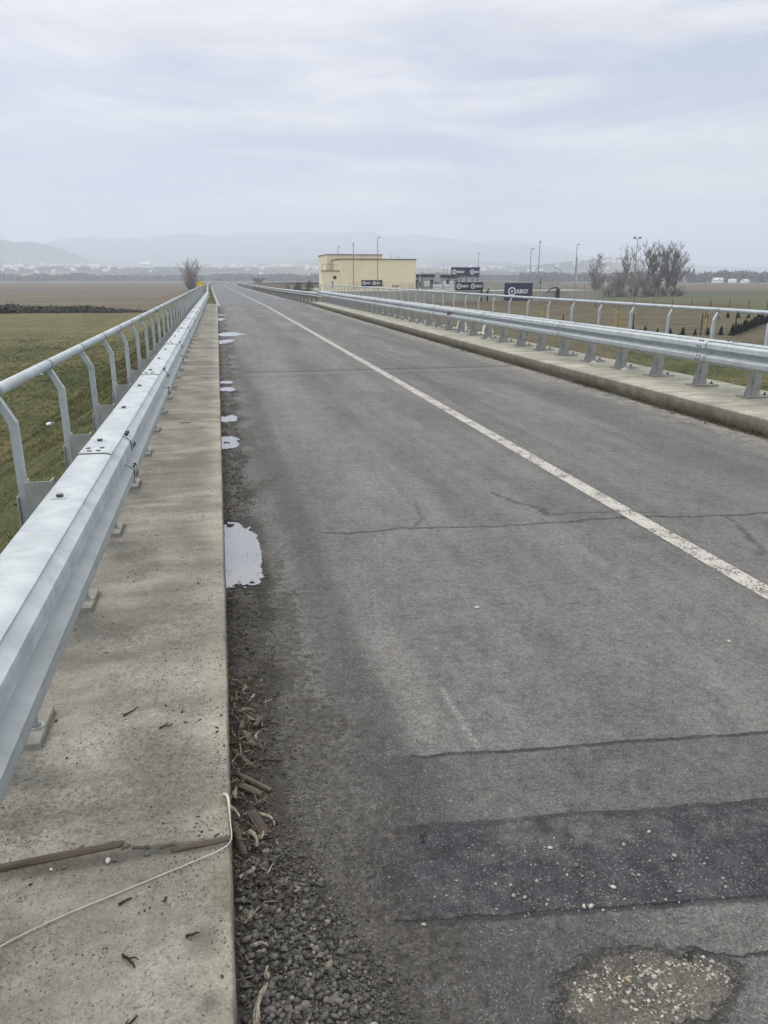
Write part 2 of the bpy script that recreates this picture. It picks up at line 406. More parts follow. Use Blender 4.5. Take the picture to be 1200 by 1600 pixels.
mat('weathered_wood', m_wood)
def m_wood2():
    P = objco(); X, Y, Z = sep(P); n = noise(comb(X*2, Y*34.0, Z*34.0), 2.0, 5, .65)
    return dict(color=mixc(ramp(n, .3, .7), (.05, .042, .030), (.13, .115, .082)), rough=.85, height=n, dist=.003)
mat('grey_wood', m_wood2)
def m_husk():
    P = objco(); X, Y, Z = sep(P); n = noise(comb(X*5, Y*120.0, Z*60.0), 2.0, 4, .6); m2 = noise(P, 45, 4, .6)
    c = mixc(ramp(n, .35, .65), (.12, .10, .072), (.34, .31, .25))
    c = mixc(ramp(m2, .48, .62)*.75, c, (.055, .042, .030))
    return dict(color=c, rough=.8, height=n, dist=.002)
mat('dry_husk', m_husk)
def m_isl(name, stops, rough=.85, metal=0, bump=40.0):
    def fn():
        return dict(color=mixc(ramp(noise(objco(), bump, 3, .6), .3, .7)*.4, cramp(island(), stops), (.05, .048, .042)), rough=rough, height=noise(objco(), bump*3, 3, .6), dist=.002)
    mat(name, fn)
m_isl('gravel', [(0, (.036, .036, .034)), (.5, (.078, .076, .070)), (.86, (.135, .130, .116)), (.975, (.20, .175, .125)), (1, (.34, .33, .30))])
m_isl('pale_chips', [(0, (.20, .18, .14)), (.55, (.37, .36, .33)), (.88, (.50, .48, .42)), (1, (.42, .33, .18))])
m_isl('crumbs', [(0, (.022, .019, .014)), (.7, (.055, .047, .036)), (1, (.15, .13, .10))])
def m_soil():
    P = pos(); n = noise(P, 30, 5, .7); m2 = noise(P, 4, 4, .6)
    c = mixc(ramp(n, .3, .7), (.017, .015, .012), (.064, .058, .048)); c = mixc(ramp(m2, .45, .65)*.5, c, (.045, .041, .036))
    return dict(color=c, rough=.85-ramp(m2, .4, .6)*.3, height=n+noise(P, 110, 3, .7)*.6, dist=.012)
mat('wet_soil', m_soil)
def m_water():
    return dict(color=(.36, .365, .375), metal=.72, rough=.03, spec=1.0, height=noise(pos(), 9, 2, .5), dist=.0006, bs=.25)
mat('puddle_water', m_water)
def m_ground():
    P = pos(); X, Y, Z = sep(P)
    a = noise(P, .085, 5, .6, .3); b = noise(P, .45, 5, .6); c = noise(P, 2.6, 5, .65); f = noise(P, 14.0, 4, .7)
    grass = mixc(ramp(a*.55+b*.45, .40, .60), (.044, .066, .019), (.108, .105, .046))
    grass = mixc(ramp(b*.5+c*.5, .45, .65)*.55, grass, (.165, .138, .074))
    grass = mixc(ramp(c, .50, .72)*.5, grass, (.045, .060, .018))
    grass = mixc(ramp(f, .40, .75)*.5, grass, (.045, .048, .020))
    # the bank beside the deck is greener
    bank = ramp(Z, -2.85, -2.2)*ramp(Y, 60, 90, 1.0, 0.0)
    grass = mixc(bank*.75, grass, mixc(ramp(c, .3, .7), (.046, .062, .020), (.110, .110, .048)))
    grass = mixc(ramp(Y, 42, 72)*ramp(X, -8, -3, 1.0, 0.0)*.25, grass, (.185, .150, .088))
    fieldl = mixc(ramp(noise(comb(X*.02, Y*.10, 0.0), 1.0, 5, .65), .35, .65), (.085, .072, .053), (.140, .118, .084))
    fieldb = mixc(ramp(noise(comb(X*.004, Y*.03, 0.0), 1.0, 4, .6), .35, .65), (.088, .074, .064), (.120, .100, .082))
    Lc = mixc(ramp(Y+(b-.5)*8, 122, 130), grass, fieldl); Lc = mixc(ramp(Y+(b-.5)*25, 270, 300), Lc, fieldb)
    # right side: worn brown earth, then green strips, then a ploughed field
    earth = mixc(ramp(b, .35, .65), (.066, .054, .036), (.115, .096, .062))
    yy = Y+(a-.5)*22+X*.05
    Rc = mixc(ramp(yy, 40, 50), grass, mixc(ramp(noise(comb(X*.03, Y*.4, 0.0), 1.0, 4, .6), .40, .60), earth, (.095, .092, .050)))
    Rc = mixc(ramp(yy, 92, 100)*ramp(X, 60, 76), Rc, (.085, .092, .045))
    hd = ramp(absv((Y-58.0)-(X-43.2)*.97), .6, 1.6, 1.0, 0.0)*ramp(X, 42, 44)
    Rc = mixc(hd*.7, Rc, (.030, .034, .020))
    Rc = mixc(ramp(Z, -2.6, -2.0)*ramp(Y, 85, 95), Rc, (.080, .060, .040))
    Rc = mixc(ramp(Y-X*.35, 128, 150), Rc, (.066, .078, .044))
    Rc = mixc(ramp(Y-X*.25, 215, 232), Rc, mixc(ramp(noise(comb(X*.004, Y*.03, 0.0), 1.0, 4, .6), .35, .65), (.092, .076, .062), (.128, .104, .084)))
    col = mixc(ramp(X-ramp(Y, 50, 300, 0.0, 5.0), 2.0, 4.0), Lc, Rc)
    return dict(color=col, rough=.95, spec=.15, height=c*.5+f*.5, dist=.08, bs=.9)
mat('field_ground', m_ground)
def m_hills():
    P = pos(); X, Y, Z = sep(P); n = noise(P, .0022, 5, .6, .4); m2 = noise(P, .009, 5, .65)
    c = mixc(ramp(n, .44, .56), (.17, .155, .105), (.045, .055, .045)); c = mixc(ramp(m2, .50, .66)*.7, c, (.05, .055, .042))
    c = mixc(ramp(Z, 55, 110)*.6, c, (.05, .058, .048))
    return dict(color=c, rough=1.0, spec=.1)
mat('hillside', m_hills)
def m_grass():
    r = island(); b = noise(pos(), .45, 4, .6)
    c = cramp(r, [(0, (.028, .042, .012)), (.5, (.052, .070, .022)), (.75, (.11, .105, .045)), (1, (.21, .175, .095))])
    return dict(color=mixc(ramp(b, .4, .65)*.5, c, (.15, .12, .055)), rough=.9, spec=.2)
mat('grass_blades', m_grass)
m_isl('husk_shred', [(0, (.05, .04, .028)), (.5, (.15, .125, .09)), (1, (.36, .33, .27))])
def m_dry():
    return dict(color=cramp(island(), [(0, (.028, .034, .012)), (.55, (.055, .055, .026)), (1, (.15, .125, .075))]), rough=.9)
mat('dry_weeds', m_dry)
plain('bark', (.19, .17, .16), .95, .4, 3); plain('bark_reddish', (.28, .235, .225), .95, .35, 3)
plain('thicket', (.075, .066, .058), 1.0, .4, .3)
plain('conifer', (.020, .032, .018), .95, .5, 6); plain('conifer_blue', (.03, .045, .045), .95, .3, 3)
plain('cream_render', (.74, .66, .47), .9, .05, .5); plain('roof_edge', (.10, .085, .08), .7, .2); plain('grey_metal', (.28, .29, .30), .5, .2, 3, .3)
plain('navy_banner', (.022, .028, .085), .7, .15, 1); plain('dark_banner', (.018, .022, .045), .7, .15, 1)
plain('white_print', (.78, .78, .78), .7, .05, 1); plain('white_sheet', (.66, .68, .70), .7, .1, 1)
plain('black_steel', (.025, .026, .03), .6, .3, 2); plain('yellow_wood', (.52, .38, .10), .8, .2, 5); plain('yellow_plastic', (.70, .55, .04), .5, .1)
plain('house_wall', (.90, .87, .83), .9, .1, .2); plain('house_wall_white', (.93, .93, .92), .9, .05, .2); plain('house_roof', (.30, .12, .075), .9, .2, .3)
plain('house_roof_grey', (.62, .61, .60), .8, .2, .3); plain('glass_dark', (.03, .035, .045), .15, .2)
plain('cord', (.56, .53, .46), .9, .15, 60); plain('white_pebble', (.52, .51, .47), .7, .2, 30); plain('dark_pebble', (.13, .13, .12), .8, .3, 30)
plain('twig_bark', (.032, .026, .019), .9, .4, 30); plain('red_paint', (.16, .02, .03), .6, .3, 20); plain('chimney_grey', (.36, .36, .37), .9, .1, .1)
# ------------------------------------------------------------ ground
def vnoise(x, y, s, seed=0):
    """cheap smooth value noise for arrays, 0..1"""
    x = x*s+seed*17.3; y = y*s-seed*9.1; xi = np.floor(x); yi = np.floor(y); fx = x-xi; fy = y-yi
    fx = fx*fx*(3-2*fx); fy = fy*fy*(3-2*fy)
    def h(a, b): 
        v = np.sin(a*127.1+b*311.7+seed*74.7)*43758.5453; return v-np.floor(v)
    return (h(xi, yi)*(1-fx)+h(xi+1, yi)*fx)*(1-fy)+(h(xi, yi+1)*(1-fx)+h(xi+1, yi+1)*fx)*fy
def ground_h(u, y):
    """u = distance from the road's centre line (x - csm(y))"""
    x = u+csm(y)
    r = np.hypot(x, y)
    g = -3.0+(vnoise(x, y, .12, 1)-.5)*.35*np.clip(r/40, 0, 1)+(vnoise(x, y, .6, 2)-.5)*.10
    g = g+.75*np.exp(-((y-98-(vnoise(x, x*0, .05, 5)-.5)*8)/5.5)**2)*(u < -8)                     # low dyke, left
    g = g+np.where(u > 40, 1.0, 0)*0.9*np.exp(-((y-104)/9.0)**2)*np.clip((u-40)/10, 0, 1)*(x < 78)   # spoil bank before the wall
    g = g+1.0*np.exp(-((y-117)/6.0)**2)*np.clip((u-12)/8, 0, 1)*np.clip((80-u)/12, 0, 1)
    far = np.clip((y-50)/30, 0, 1)
    eL = -4.26; eR = 4.50
    d = np.where(u < eL, eL-u, np.where(u > eR, u-eR, 0.0))
    top = -.34+(.30)*np.clip((y-50.5)/2.5, 0, 1)
    slope = np.where(u < 0, .56-.30*np.clip((y-60)/120, 0, 1), .85-.35*np.clip((y-55)/60, 0, 1))
    e = top-d*slope+(vnoise(x, y, .8, 3)-.5)*.16*np.clip(d, 0, 1)
    w = np.clip((430-y)/60, 0, 1)
    return np.where(y < 430, np.maximum(g, e*w+(-3)*(1-w)), g)
us = np.concatenate([-np.geomspace(9000, 14, 40), np.arange(-13.5, -4.6, .35), [-4.5, -4.3, -4.25, -3.6, 0, 4.2, 4.49, 4.55, 4.8], np.arange(5.1, 14, .35), np.geomspace(14.5, 9000, 60)])
ys = np.concatenate([-np.geomspace(9000, 10, 16), np.arange(-9, 2, 1.0), np.arange(2, 60, .5), np.arange(60, 150, 1.0), np.geomspace(151, 9000, 90)])
UU, YY = np.meshgrid(us, ys); ZZ = ground_h(UU, YY); XX = UU+csm(YY)
g = npmesh('ground', np.stack([XX.ravel(), YY.ravel(), ZZ.ravel()], 1), grid_faces(len(ys), len(us)), 'field_ground', True); tag(g, kind='structure')
# hills beyond the plain
FAR = [(-90, 140), (-30, 147), (-14, 186), (-8.2, 263), (-1.7, 299), (.3, 279), (6, 306), (14, 307), (16.8, 261), (21.5, 240), (25, 179), (28.6, 132), (32.4, 85), (42, 51), (57, 35), (90, 30)]
NEAR = [(-90, 100), (-32, 106), (-21, 147), (-14.2, 147), (-11.8, 138), (-10.2, 112), (-9, 83), (-7.6, 48), (-1.7, 39), (6.5, 72), (10.2, 83), (14, 89), (19.6, 67), (23.7, 45), (30.3, 28), (42, 16), (90, 10)]
TOWN = [(-90, 15), (-14, 22), (12, 24), (16.3, 35), (21.5, 31), (26, 45), (28.2, 59), (30.7, 48), (32.8, 23), (34.5, 12), (90, 7)]
FOOT = [(-90, 18), (-14, 23), (-1.7, 25), (7.4, 27), (14, 25), (21.5, 16), (30.3, 12), (42, 7), (90, 5)]
def tabv(t, b): return np.interp(b, [k[0] for k in t], [k[1] for k in t])
def hill_h(b, r):
    ks = [1300, 1500, 1900, 2150, 2400, 2800, 3500, 4300, 6000, 7500]
    hs = [0*b-4, 0*b-2, tabv(FOOT, b), tabv(FOOT, b)*.9+tabv(TOWN, b)*.1, tabv(TOWN, b), tabv(TOWN, b)*.8, tabv(NEAR, b), tabv(NEAR, b)*.75+tabv(FAR, b)*.1, tabv(FAR, b), tabv(FAR, b)*.7]
    out = hs[0]*1.0
    for i in range(len(ks)-1):
        t = np.clip((r-ks[i])/(ks[i+1]-ks[i]), 0, 1); t = t*t*(3-2*t)
        out = np.where(r >= ks[i], hs[i]*(1-t)+hs[i+1]*t, out)
    x, y = r*np.sin(np.radians(b)), r*np.cos(np.radians(b))
    return out+(vnoise(x, y, .0035, 8)-.5)*np.clip(out, 0, 200)*.28+(vnoise(x, y, .012, 9)-.5)*np.clip(out, 0, 200)*.13
bb = np.linspace(-75, 85, 420); rr_ = np.concatenate([np.linspace(1300, 2600, 34), np.linspace(2680, 7500, 46)])
B, RR = np.meshgrid(bb, rr_); H = hill_h(B, RR)
g = npmesh('hills', np.stack([(RR*np.sin(np.radians(B))).ravel(), (RR*np.cos(np.radians(B))).ravel(), H.ravel()], 1), grid_faces(len(rr_), len(bb)), 'hillside', True); tag(g, kind='structure')
# ------------------------------------------------------------ road
ry = np.concatenate([np.arange(-8, 50, 2.0), np.arange(50, 341, 3.0)]); rx = csm(ry)
def ribbon(name, off0, off1, z, m, y0=-8, y1=340):
    k = (ry >= y0-1e-6) & (ry <= y1+1e-6); yy = ry[k]; xx = rx[k]
    tx = np.gradient(xx, yy); L = np.hypot(tx, 1); nx, ny = 1/L, -tx/L
    a = np.stack([xx+nx*off0, yy+ny*off0, 0*yy+z], 1); b = np.stack([xx+nx*off1, yy+ny*off1, 0*yy+z], 1)
    v = np.empty((2*len(yy), 3)); v[0::2] = a; v[1::2] = b
    i = np.arange(len(yy)-1)*2
    return npmesh(name, v, np.stack([i, i+1, i+3, i+2], 1), m)
tag(ribbon('road', -3.02, 3.04, 0.0, 'asphalt'), kind='structure')
tag(ribbon('verge', -4.2, 4.45, -.03, 'field_ground', 50, 340), kind='structure')
tag(ribbon('centre_line', -.07, .07, .004, 'road_paint', -8, 240), kind='structure')
tag(ribbon('edge_line', -2.98, -2.84, .004, 'road_paint', 50, 240), kind='structure')
tag(ribbon('edge_line', 2.35, 2.47, .004, 'road_paint', 62, 240), kind='structure')
# kerb slabs (deck edges)
def slab(name, x0, x1, z1, m, edge):
    """edge = x of the kerb face; slightly chipped arris"""
    yy = np.concatenate([np.arange(-3, 8, .02), np.arange(8, 50.01, .15)]); n = len(yy)
    s = 1 if edge == x1 else -1
    j = (vnoise(yy, yy*0, 9, 1)-.5)*.006+(vnoise(yy, yy*0, 38, 2)-.5)*.005
    chip = np.clip(vnoise(yy, yy*0, 5.0, 4)-.80, 0, 1)*.06
    j2 = (vnoise(yy, yy*0, 22, 3)-.5)*.005
    outer = x0 if s > 0 else x1
    prof = [(outer+0*yy, -.55+0*yy), (outer+0*yy, z1+0*yy), (edge-s*.3+0*yy, z1+0*yy), (edge-s*(.010+chip)+j, z1-.001+j2*.3), (edge+j-s*chip*.4, z1-.010-chip*.5+j2), (edge+j*.7, z1-.05+0*yy), (edge+0*yy, -.05+0*yy)]
    v = np.stack([np.stack([a, yy, b], 1) for a, b in prof], 1).reshape(-1, 3)
    f = grid_faces(n, len(prof))
    o = npmesh(name, v, f, m); me = o.data
    bm = bmesh.new(); bm.from_mesh(me); bm.verts.ensure_lookup_table(); k = len(prof)
    for i0 in (0, (n-1)*k): bm.faces.new([bm.verts[i0+q] for q in range(k)])
    bmesh.ops.recalc_face_normals(bm, faces=bm.faces); bm.to_mesh(me); bm.free()
    return tag(o, kind='structure')
slab('kerb', -1.26, -.065, .13, 'slab_left', -.065)
slab('kerb', 5.93, 7.42, .19, 'slab_right', 5.93)
# ------------------------------------------------------------ guardrails and handrails
def rnd_prof(pts, n=4):
    out = []
    for i in range(len(pts)-1):
        p0, p1, p2, p3 = pts[max(i-1, 0)], pts[i], pts[i+1], pts[min(i+2, len(pts)-1)]
        for k in range(n):
            t = k/n; out.append(tuple(.5*(2*p1[q]+(p2[q]-p0[q])*t+(2*p0[q]-5*p1[q]+4*p2[q]-p3[q])*t*t+(3*p1[q]-p0[q]-3*p2[q]+p3[q])*t**3) for q in (0, 1)))
    return out+[pts[-1]]
WB = rnd_prof([(-.640, .807), (-.608, .812), (-.598, .811), (-.558, .778), (-.550, .768), (-.548, .724), (-.553, .712), (-.614, .674), (-.622, .665), (-.622, .648), (-.614, .639), (-.553, .602), (-.548, .592), (-.548, .550), (-.555, .538), (-.590, .508), (-.606, .503)], 2)
TP = [(-.586, .8085), (-.600, .8140), (-.618, .8170), (-.640, .8185), (-.735, .819), (-.746, .816), (-.753, .808), (-.756, .795), (-.756, .735), (-.745, .725)]
def side(left):
    sh = -.016 if left else 0.0
    mir = (lambda x: x) if left else (lambda x: 5.97-x)
    dz = 0.0 if left else .06
    sg = 1 if left else -1
    word = 'left' if left else 'right'
    def P(x, z): return (mir(x), z+dz)
    gr = empty('guardrail', (0, 0, 0), 0, 'galvanised steel guardrail bolted to the pale concrete kerb %s' % ('beside the muddy gutter and puddles' if left else 'across the road, with banners behind'), 'guardrail')
    phase = 2.55 if left else 9.75
    y0 = phase-1.14*(4 if left else 10)
    posts = [y0+1.14*k for k in range(60) if y0+1.14*k < 50.3]
    # beam sections
    lap0 = 4.57 if left else 9.35; L = 3.42 if left else 4.56
    laps = [lap0+L*k for k in range(-4, 16) if -2 < lap0+L*k < 48.5]
    ends = [-2.5]+laps+[50.5]
    wb = thick([P(x+sh, z) for x, z in WB], .004*(-sg)); tp = thick([P(x+sh, z) for x, z in TP], .005*(-sg))
    bolt_y = [3.2+1.14*k+(0 if left else .12) for k in range(-5, 42)]
    for i in range(len(ends)-1):
        a, b = ends[i], ends[i+1]+.14
        m = MB().sweep(wb, [(.0085*sg, a, .0015), (.002*sg, a+.5, .0), (0.0, b, 0.0)]); y = ends[i]; m.mi = 2
        if i: m.sweep(wb, [(.0045*sg, a-.006, .0005), (.0045*sg, a-.0005, .0005)])  # thin dark strip paints the shadow gap at the lap edge
        m.mi = 1
        if i:
            for yy in (y+.03, y+.095):
                for x, z in ((-.575, .803), (-.549, .735), (-.556, .600), (-.549, .555)):
                    X, Z = P(x+sh, z)
                    if z > .78: m.disc((X, yy, Z-.002), .013, .014, 8)
                    else: m.tube([(X-sg*.006, yy, Z), (X+sg*.014, yy, Z+.004)], .013, 8)
        m.build('rail_beam', ['galvanised_steel', 'dark_bolt', 'slot_lap_shade'], gr, True)
        a0, b0 = a-.55, b-.55
        m = MB().sweep(tp, [(0.0, a0, .0055), (0.0, a0+.4, .001), (0.0, b0, 0.0)]); m.mi = 2
        if i: m.sweep(tp, [(0.0, a0-.006, .003), (0.0, a0-.0005, .003)])  # same painted shadow line where the channel sections overlap
        m.mi = 1
        if i:
            for dy, dx in ((-.50, -.655), (-.50, -.70), (-.43, -.645), (-.43, -.715)):
                X, Z = P(dx+sh, .818); m.disc((X, y+dy, Z), .013, .014, 6)
        for y in bolt_y:
            if not (a0 < y < b0-.14): continue
            X, Z = P(-.70, .8195); m.mi = 0; m.box(X-.030, X+.030, y-.030, y+.030, Z, Z+.0075)
            m.mi = 1; m.disc((X, y, Z+.007), .015, .011, 6)
            X, Z = P(-.665, .8192); m.mi = 2
            if a0 < y-.30 and y+.33 < b0: m.disc((X, y+.33, Z), .013, .0035, 8); m.disc((X-.02*sg, y-.30, Z), .012, .0035, 8); m.box(X-.060, X-.036, y+.50, y+.53, Z-.001, Z+.0035)
        m.build('top_channel', ['galvanised_steel', 'dark_bolt', 'slot_lap_shade'], gr, True)
    # posts
    zb = .13 if left else .19
    def post_m():
        m = MB(); t = .007
        x0, x1 = sorted((mir(-.83), mir(-.95)))
        m.box(x0, x1, -.035, -.035+t, zb+.018, .78+dz)                # web facing along the road
        m.box(x0, x0+t, -.028, .045, zb+.018, .78+dz); m.box(x1-t, x1, -.028, .045, zb+.018, .78+dz)
        # spacer arm to the beam
        a, b = sorted((mir(-.64), mir(-.83))); m.box(a, b, -.03, .03, .66+dz, .74+dz)
        return m
    def gus_m():
        m = MB(); a = mir(-.822); b = mir(-.78 if left else -.712)
        v = [(a, -.030, zb+.02), (b, -.030, zb+.02), (a+sg*.012, -.030, .56+dz), (a, -.030, .56+dz)]
        v += [(x, -.022, z) for x, y, z in v]
        m.add(v, [(0, 1, 2, 3), (4, 7, 6, 5), (0, 4, 5, 1), (1, 5, 6, 2), (2, 6, 7, 3), (3, 7, 4, 0)])
        return m
    def plate_m():
        m = MB(); a, b = sorted((mir(-.708), mir(-1.10))); m.box(a, b, -.125, .125, zb-.001, zb+.024); return m
    def bolts_m(m):
        m.mi = 1
        for x in (-.742 if left else -.752, -1.05):
            for y in (-.01,):
                X = mir(x); m.disc((X, y, zb+.022), .031, .006, 18); m.disc((X, y, zb+.025), .017, .014, 6); m.disc((X, y, zb+.039), .009, .026, 8)
        return m
    first = None
    for i, y in enumerate(posts):
        if first is None:
            p = post_m().build('post', 'zinc_post', gr); gus_m().build('gusset', 'zinc_post', p)
            bolts_m(plate_m()).build('base_plate', ['zinc_plate', 'dark_bolt' if not left else 'zinc_post'], p)
            first = p
        else: p = copy_tree(first, gr)
        p.location = (0, y, 0)
    # rail past the end of the bridge
    yy = np.arange(50.6, 232, 3.0); xs = csm(yy); off = (-3.55 if left else 3.45)
    pr = [(x-(-.60), z-.02) for x, z in WB] if left else [(-(x+.60), z-.02) for x, z in WB]
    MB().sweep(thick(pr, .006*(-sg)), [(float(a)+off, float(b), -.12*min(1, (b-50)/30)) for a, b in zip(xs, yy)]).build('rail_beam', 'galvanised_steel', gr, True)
    q = None
    for y in np.arange(52, 150, 2.28):
        X = float(csm(y))+off+(-.12 if left else .12)
        if q is None: q = MB().box(-.05, .05, -.03, .03, -.1, .58).build('post', 'zinc_post', gr)
        else: q = copy_tree(q, gr)
        q.location = (X, y, 0)
    # handrail
    hr = empty('handrail', (0, 0, 0), 0, 'round galvanised pipe handrail on cranked posts behind the %s' % ('guardrail next to the grassy bank' if left else 'guardrail in front of the concrete wall'), 'handrail')
    X, Z = P(-1.025, 1.205)
    ye = 52.6 if left else 54.0
    pipe = MB().tube([(X, -2.5, Z), (X, ye-.4, Z), (X, ye-.2, Z-.06), (X, ye-.14, Z-.22), (X, ye-.13, Z-.75)] if not left else [(X, -2.5, Z), (X, ye, Z)], .0275, 14).build('pipe', 'galvanised_steel', hr, True)
    f2 = None
    for y in [k for k in posts]+([posts[-1]+1.14, posts[-1]+2.28]):
        if f2 is None:
            m = MB(); px, pz = P(-.965, .44); ex = mir(-.965); 
            m.box(ex-.0185, ex+.0185, -.018, .018, pz, 1.065+dz)
            tx, tz = P(-1.022, 1.178); h = .0178
            v = [(ex-h, -.02, 1.045+dz), (ex+h, -.02, 1.045+dz), (ex+h, .02, 1.045+dz), (ex-h, .02, 1.045+dz)]
            v += [(tx-h*.9, -.019, tz), (tx+h*.9, -.019, tz), (tx+h*.9, .019, tz), (tx-h*.9, .019, tz)]
            v[0:4] = [(ex-h*1.06, -.0205, 1.058+dz), (ex+h*1.06, -.0205, 1.058+dz), (ex+h*1.06, .0205, 1.058+dz), (ex-h*1.06, .0205, 1.058+dz)]
            m.add(v, [(0, 1, 2, 3), (4, 7, 6, 5), (0, 4, 5, 1), (1, 5, 6, 2), (2, 6, 7, 3), (3, 7, 4, 0)])
            p = m.build('post', 'galvanised_steel', hr)
            b = MB(); a0, a1 = sorted((mir(-.795), mir(-.985))); b.box(a0, a1, .022, .030, .47+dz, .685+dz); a0, a1 = sorted((mir(-.985), mir(-.992))); b.box(a0, a1, -.04, .030, .50+dz, .71+dz)
            b.mi = 1
            for z in (.54, .67):
                b.tube([(mir(-1.012), -.005, z+dz), (mir(-.992), -.005, z+dz)], .010, 6)
                b.tube([(mir(-.93), .018, z+dz), (mir(-.93), -.002+.03, z+dz)], .009, 6); b.tube([(mir(-.93), .012, z+dz), (mir(-.93), .021, z+dz)], .010, 6)
            b.build('bracket', ['zinc_post', 'dark_bolt'], p)
            sl = MB().tube([(tx, -.012, Z), (tx, .012, Z)], .0315, 14).build('pipe_collar', 'zinc_post', p, True)
            f2 = p
        else: p = copy_tree(f2, hr)
        p.location = (0, y, 0)
    return gr, hr
GL, HL = side(True); GRt, HRt = side(False)
X = 5.97+.548
MB().box(X-.0, X+.004, 21.30, 21.62, .655, .735).build('rust_mark', 'red_paint', GRt)
# low parapet beyond the bridge on the right
pp = np.arange(50.2, 128, 3.0)
o = MB().sweep([(3.62, -.1), (3.62, .50), (3.86, .50), (3.86, -.6)], [(float(csm(y)), float(y), -.12*min(1, (y-50)/40)) for y in pp]).build('parapet', 'old_concrete')
tag(o, 'low pale concrete parapet under the guardrail past the bridge end, right', 'parapet')
# yellow marker cap at the end of the left handrail
t = empty('marker_post', (-1.12, 52.9, -.1), 0, 'small yellow round marker at the far end of the left handrail', 'marker')
MB().tube([(0, 0, 0), (0, 0, 1.25)], .03, 8).build('post', 'galvanised_steel', t)
MB().tube([(0, -.03, 1.42), (0, .03, 1.42)], .20, 16).build('disc', 'yellow_plastic', t)
# ------------------------------------------------------------ gutter soil and puddles
nx_, ys_ = 26, np.concatenate([np.arange(.9, 7, .018), np.arange(7, 30, .07), np.arange(30, 49, .3)])
tt = np.linspace(0, 1, nx_); T, Yg = np.meshgrid(tt, ys_)
wid = np.interp(Yg, [0.9, 1.4, 2.2, 3.0, 6, 12, 30, 49], [.46, .44, .30, .24, .22, .26, .35, .3])*(.8+.4*vnoise(Yg, Yg*0, 2.3, 1))
Xg = -.07+T*wid
prof = (1-T)**1.1
hz = (.030*prof*(.35+.9*vnoise(Xg, Yg, 9, 2))+.012*(vnoise(Xg, Yg, 45, 3)-.45)*np.clip(1-T, .1, 1)+.006*(vnoise(Xg, Yg, 110, 4)-.5))-.006*T-.002
PUD = [(4.66, .62, .045, .125), (8.07, .33, .05, .12), (9.47, .26, .04, .10), (12.15, .26, .03, .12), (13.0, .2, .02, .12), (21.5, .8, .05, .3), (24.6, .9, .2, .50), (33.5, 1.1, .0, .25), (37.5, .9, 0, .25)]
for yc, hl, xc, hw in PUD:
    k = np.clip(1.35-np.sqrt(((Yg-yc)/hl)**4+(np.clip(Xg-xc, 0, 9)/hw)**4), 0, 1)
    hz = hz-np.clip(k*2.2, 0, 1)*(.017+.75*np.clip(hz, 0, .1))
hz[:, -1] = -.01
tag(npmesh('gutter_soil', np.stack([Xg.ravel(), Yg.ravel(), hz.ravel()], 1), grid_faces(len(ys_), nx_), 'wet_soil', True), kind='structure')
for yc, hl, xc, hw in PUD:
    st = .0045 if yc < 6 else (.007 if yc < 14 else .016); gy = np.arange(yc-hl*1.4, yc+hl*1.4, st*(1 if yc < 6 else 1.6)); gx = np.arange(-.066, xc+hw*1.5, st)
    GX, GY = np.meshgrid(gx, gy); ex, am = (4.0, .30) if yc < 6 else (2.0, 1.9); F = np.abs((GY-yc)/hl)**(ex+1)+np.clip((GX-xc)/hw, 0, 9)**(6 if yc < 6 else ex)
    F = F+(vnoise(GX, GY, 7/ (1 if yc < 6 else (1.6 if yc < 14 else 3)), 31)-.5)*am+(vnoise(GX, GY, 28, 32)-.5)*.75+(vnoise(GX, GY, 90, 33)-.5)*.5+np.clip(((GY-yc)/hl-.35)*2.0, 0, 1)*((vnoise(GX, GY, 20, 35)-.30)*2.2 if yc < 6 else 0)+np.clip(np.clip(GX-.06, 0, 1)*np.clip(GY-yc-.15, 0, 1)*40, 0, 1)*(yc < 6)
    IN = (F < .92); ids = -np.ones(GX.size, int); fc = IN[:-1, :-1] & IN[1:, :-1] & IN[:-1, 1:] & IN[1:, 1:]
    jj, ii = np.nonzero(fc); nxx = len(gx); q = np.stack([jj*nxx+ii, jj*nxx+ii+1, (jj+1)*nxx+ii+1, (jj+1)*nxx+ii], 1)
    u_, inv = np.unique(q.ravel(), return_inverse=True)
    pv_ = np.stack([GX.ravel()[u_], GY.ravel()[u_], 0*u_+.0052], 1)
    npmesh('puddle', pv_, inv.reshape(-1, 4), 'puddle_water')['kind'] = 'structure'
# ------------------------------------------------------------ gravel, chips, crumbs, grass (uncountable stuff)
def ico(sub):
    bm = bmesh.new(); bmesh.ops.create_icosphere(bm, subdivisions=sub, radius=1)
    v = np.array([p.co[:] for p in bm.verts]); f = np.array([[q.index for q in p.verts] for p in bm.faces]); bm.free(); return v, f
def scatter(name, P, size, m, sub=1, flat=.6, lump=.25, elong=1.4, kind='stuff', smooth=False):
    bv, bf = ico(sub); n = len(P); k = len(bv)
    d = 1+lump*(rng.random((n, k))-.5)*2
    v = bv[None]*d[:, :, None]
    sc = np.stack([rng.uniform(.8, elong, n), rng.uniform(.7, 1, n), rng.uniform(flat*.7, flat*1.2, n)], 1)
    v = v*sc[:, None]*(size[:, None, None]/2)
    tx = rng.uniform(-.5, .5, n); a = rng.uniform(0, 6.28, n)
    y = v[:, :, 1]*np.cos(tx)[:, None]-v[:, :, 2]*np.sin(tx)[:, None]; z = v[:, :, 1]*np.sin(tx)[:, None]+v[:, :, 2]*np.cos(tx)[:, None]; x = v[:, :, 0]
    v = np.stack([x*np.cos(a)[:, None]-y*np.sin(a)[:, None], x*np.sin(a)[:, None]+y*np.cos(a)[:, None], z], 2)+P[:, None]
    f = bf[None]+(np.arange(n)*k)[:, None, None]
    o = npmesh(name, v.reshape(-1, 3), f.reshape(-1, 3), m, smooth)
    return tag(o, kind=kind) if kind else o
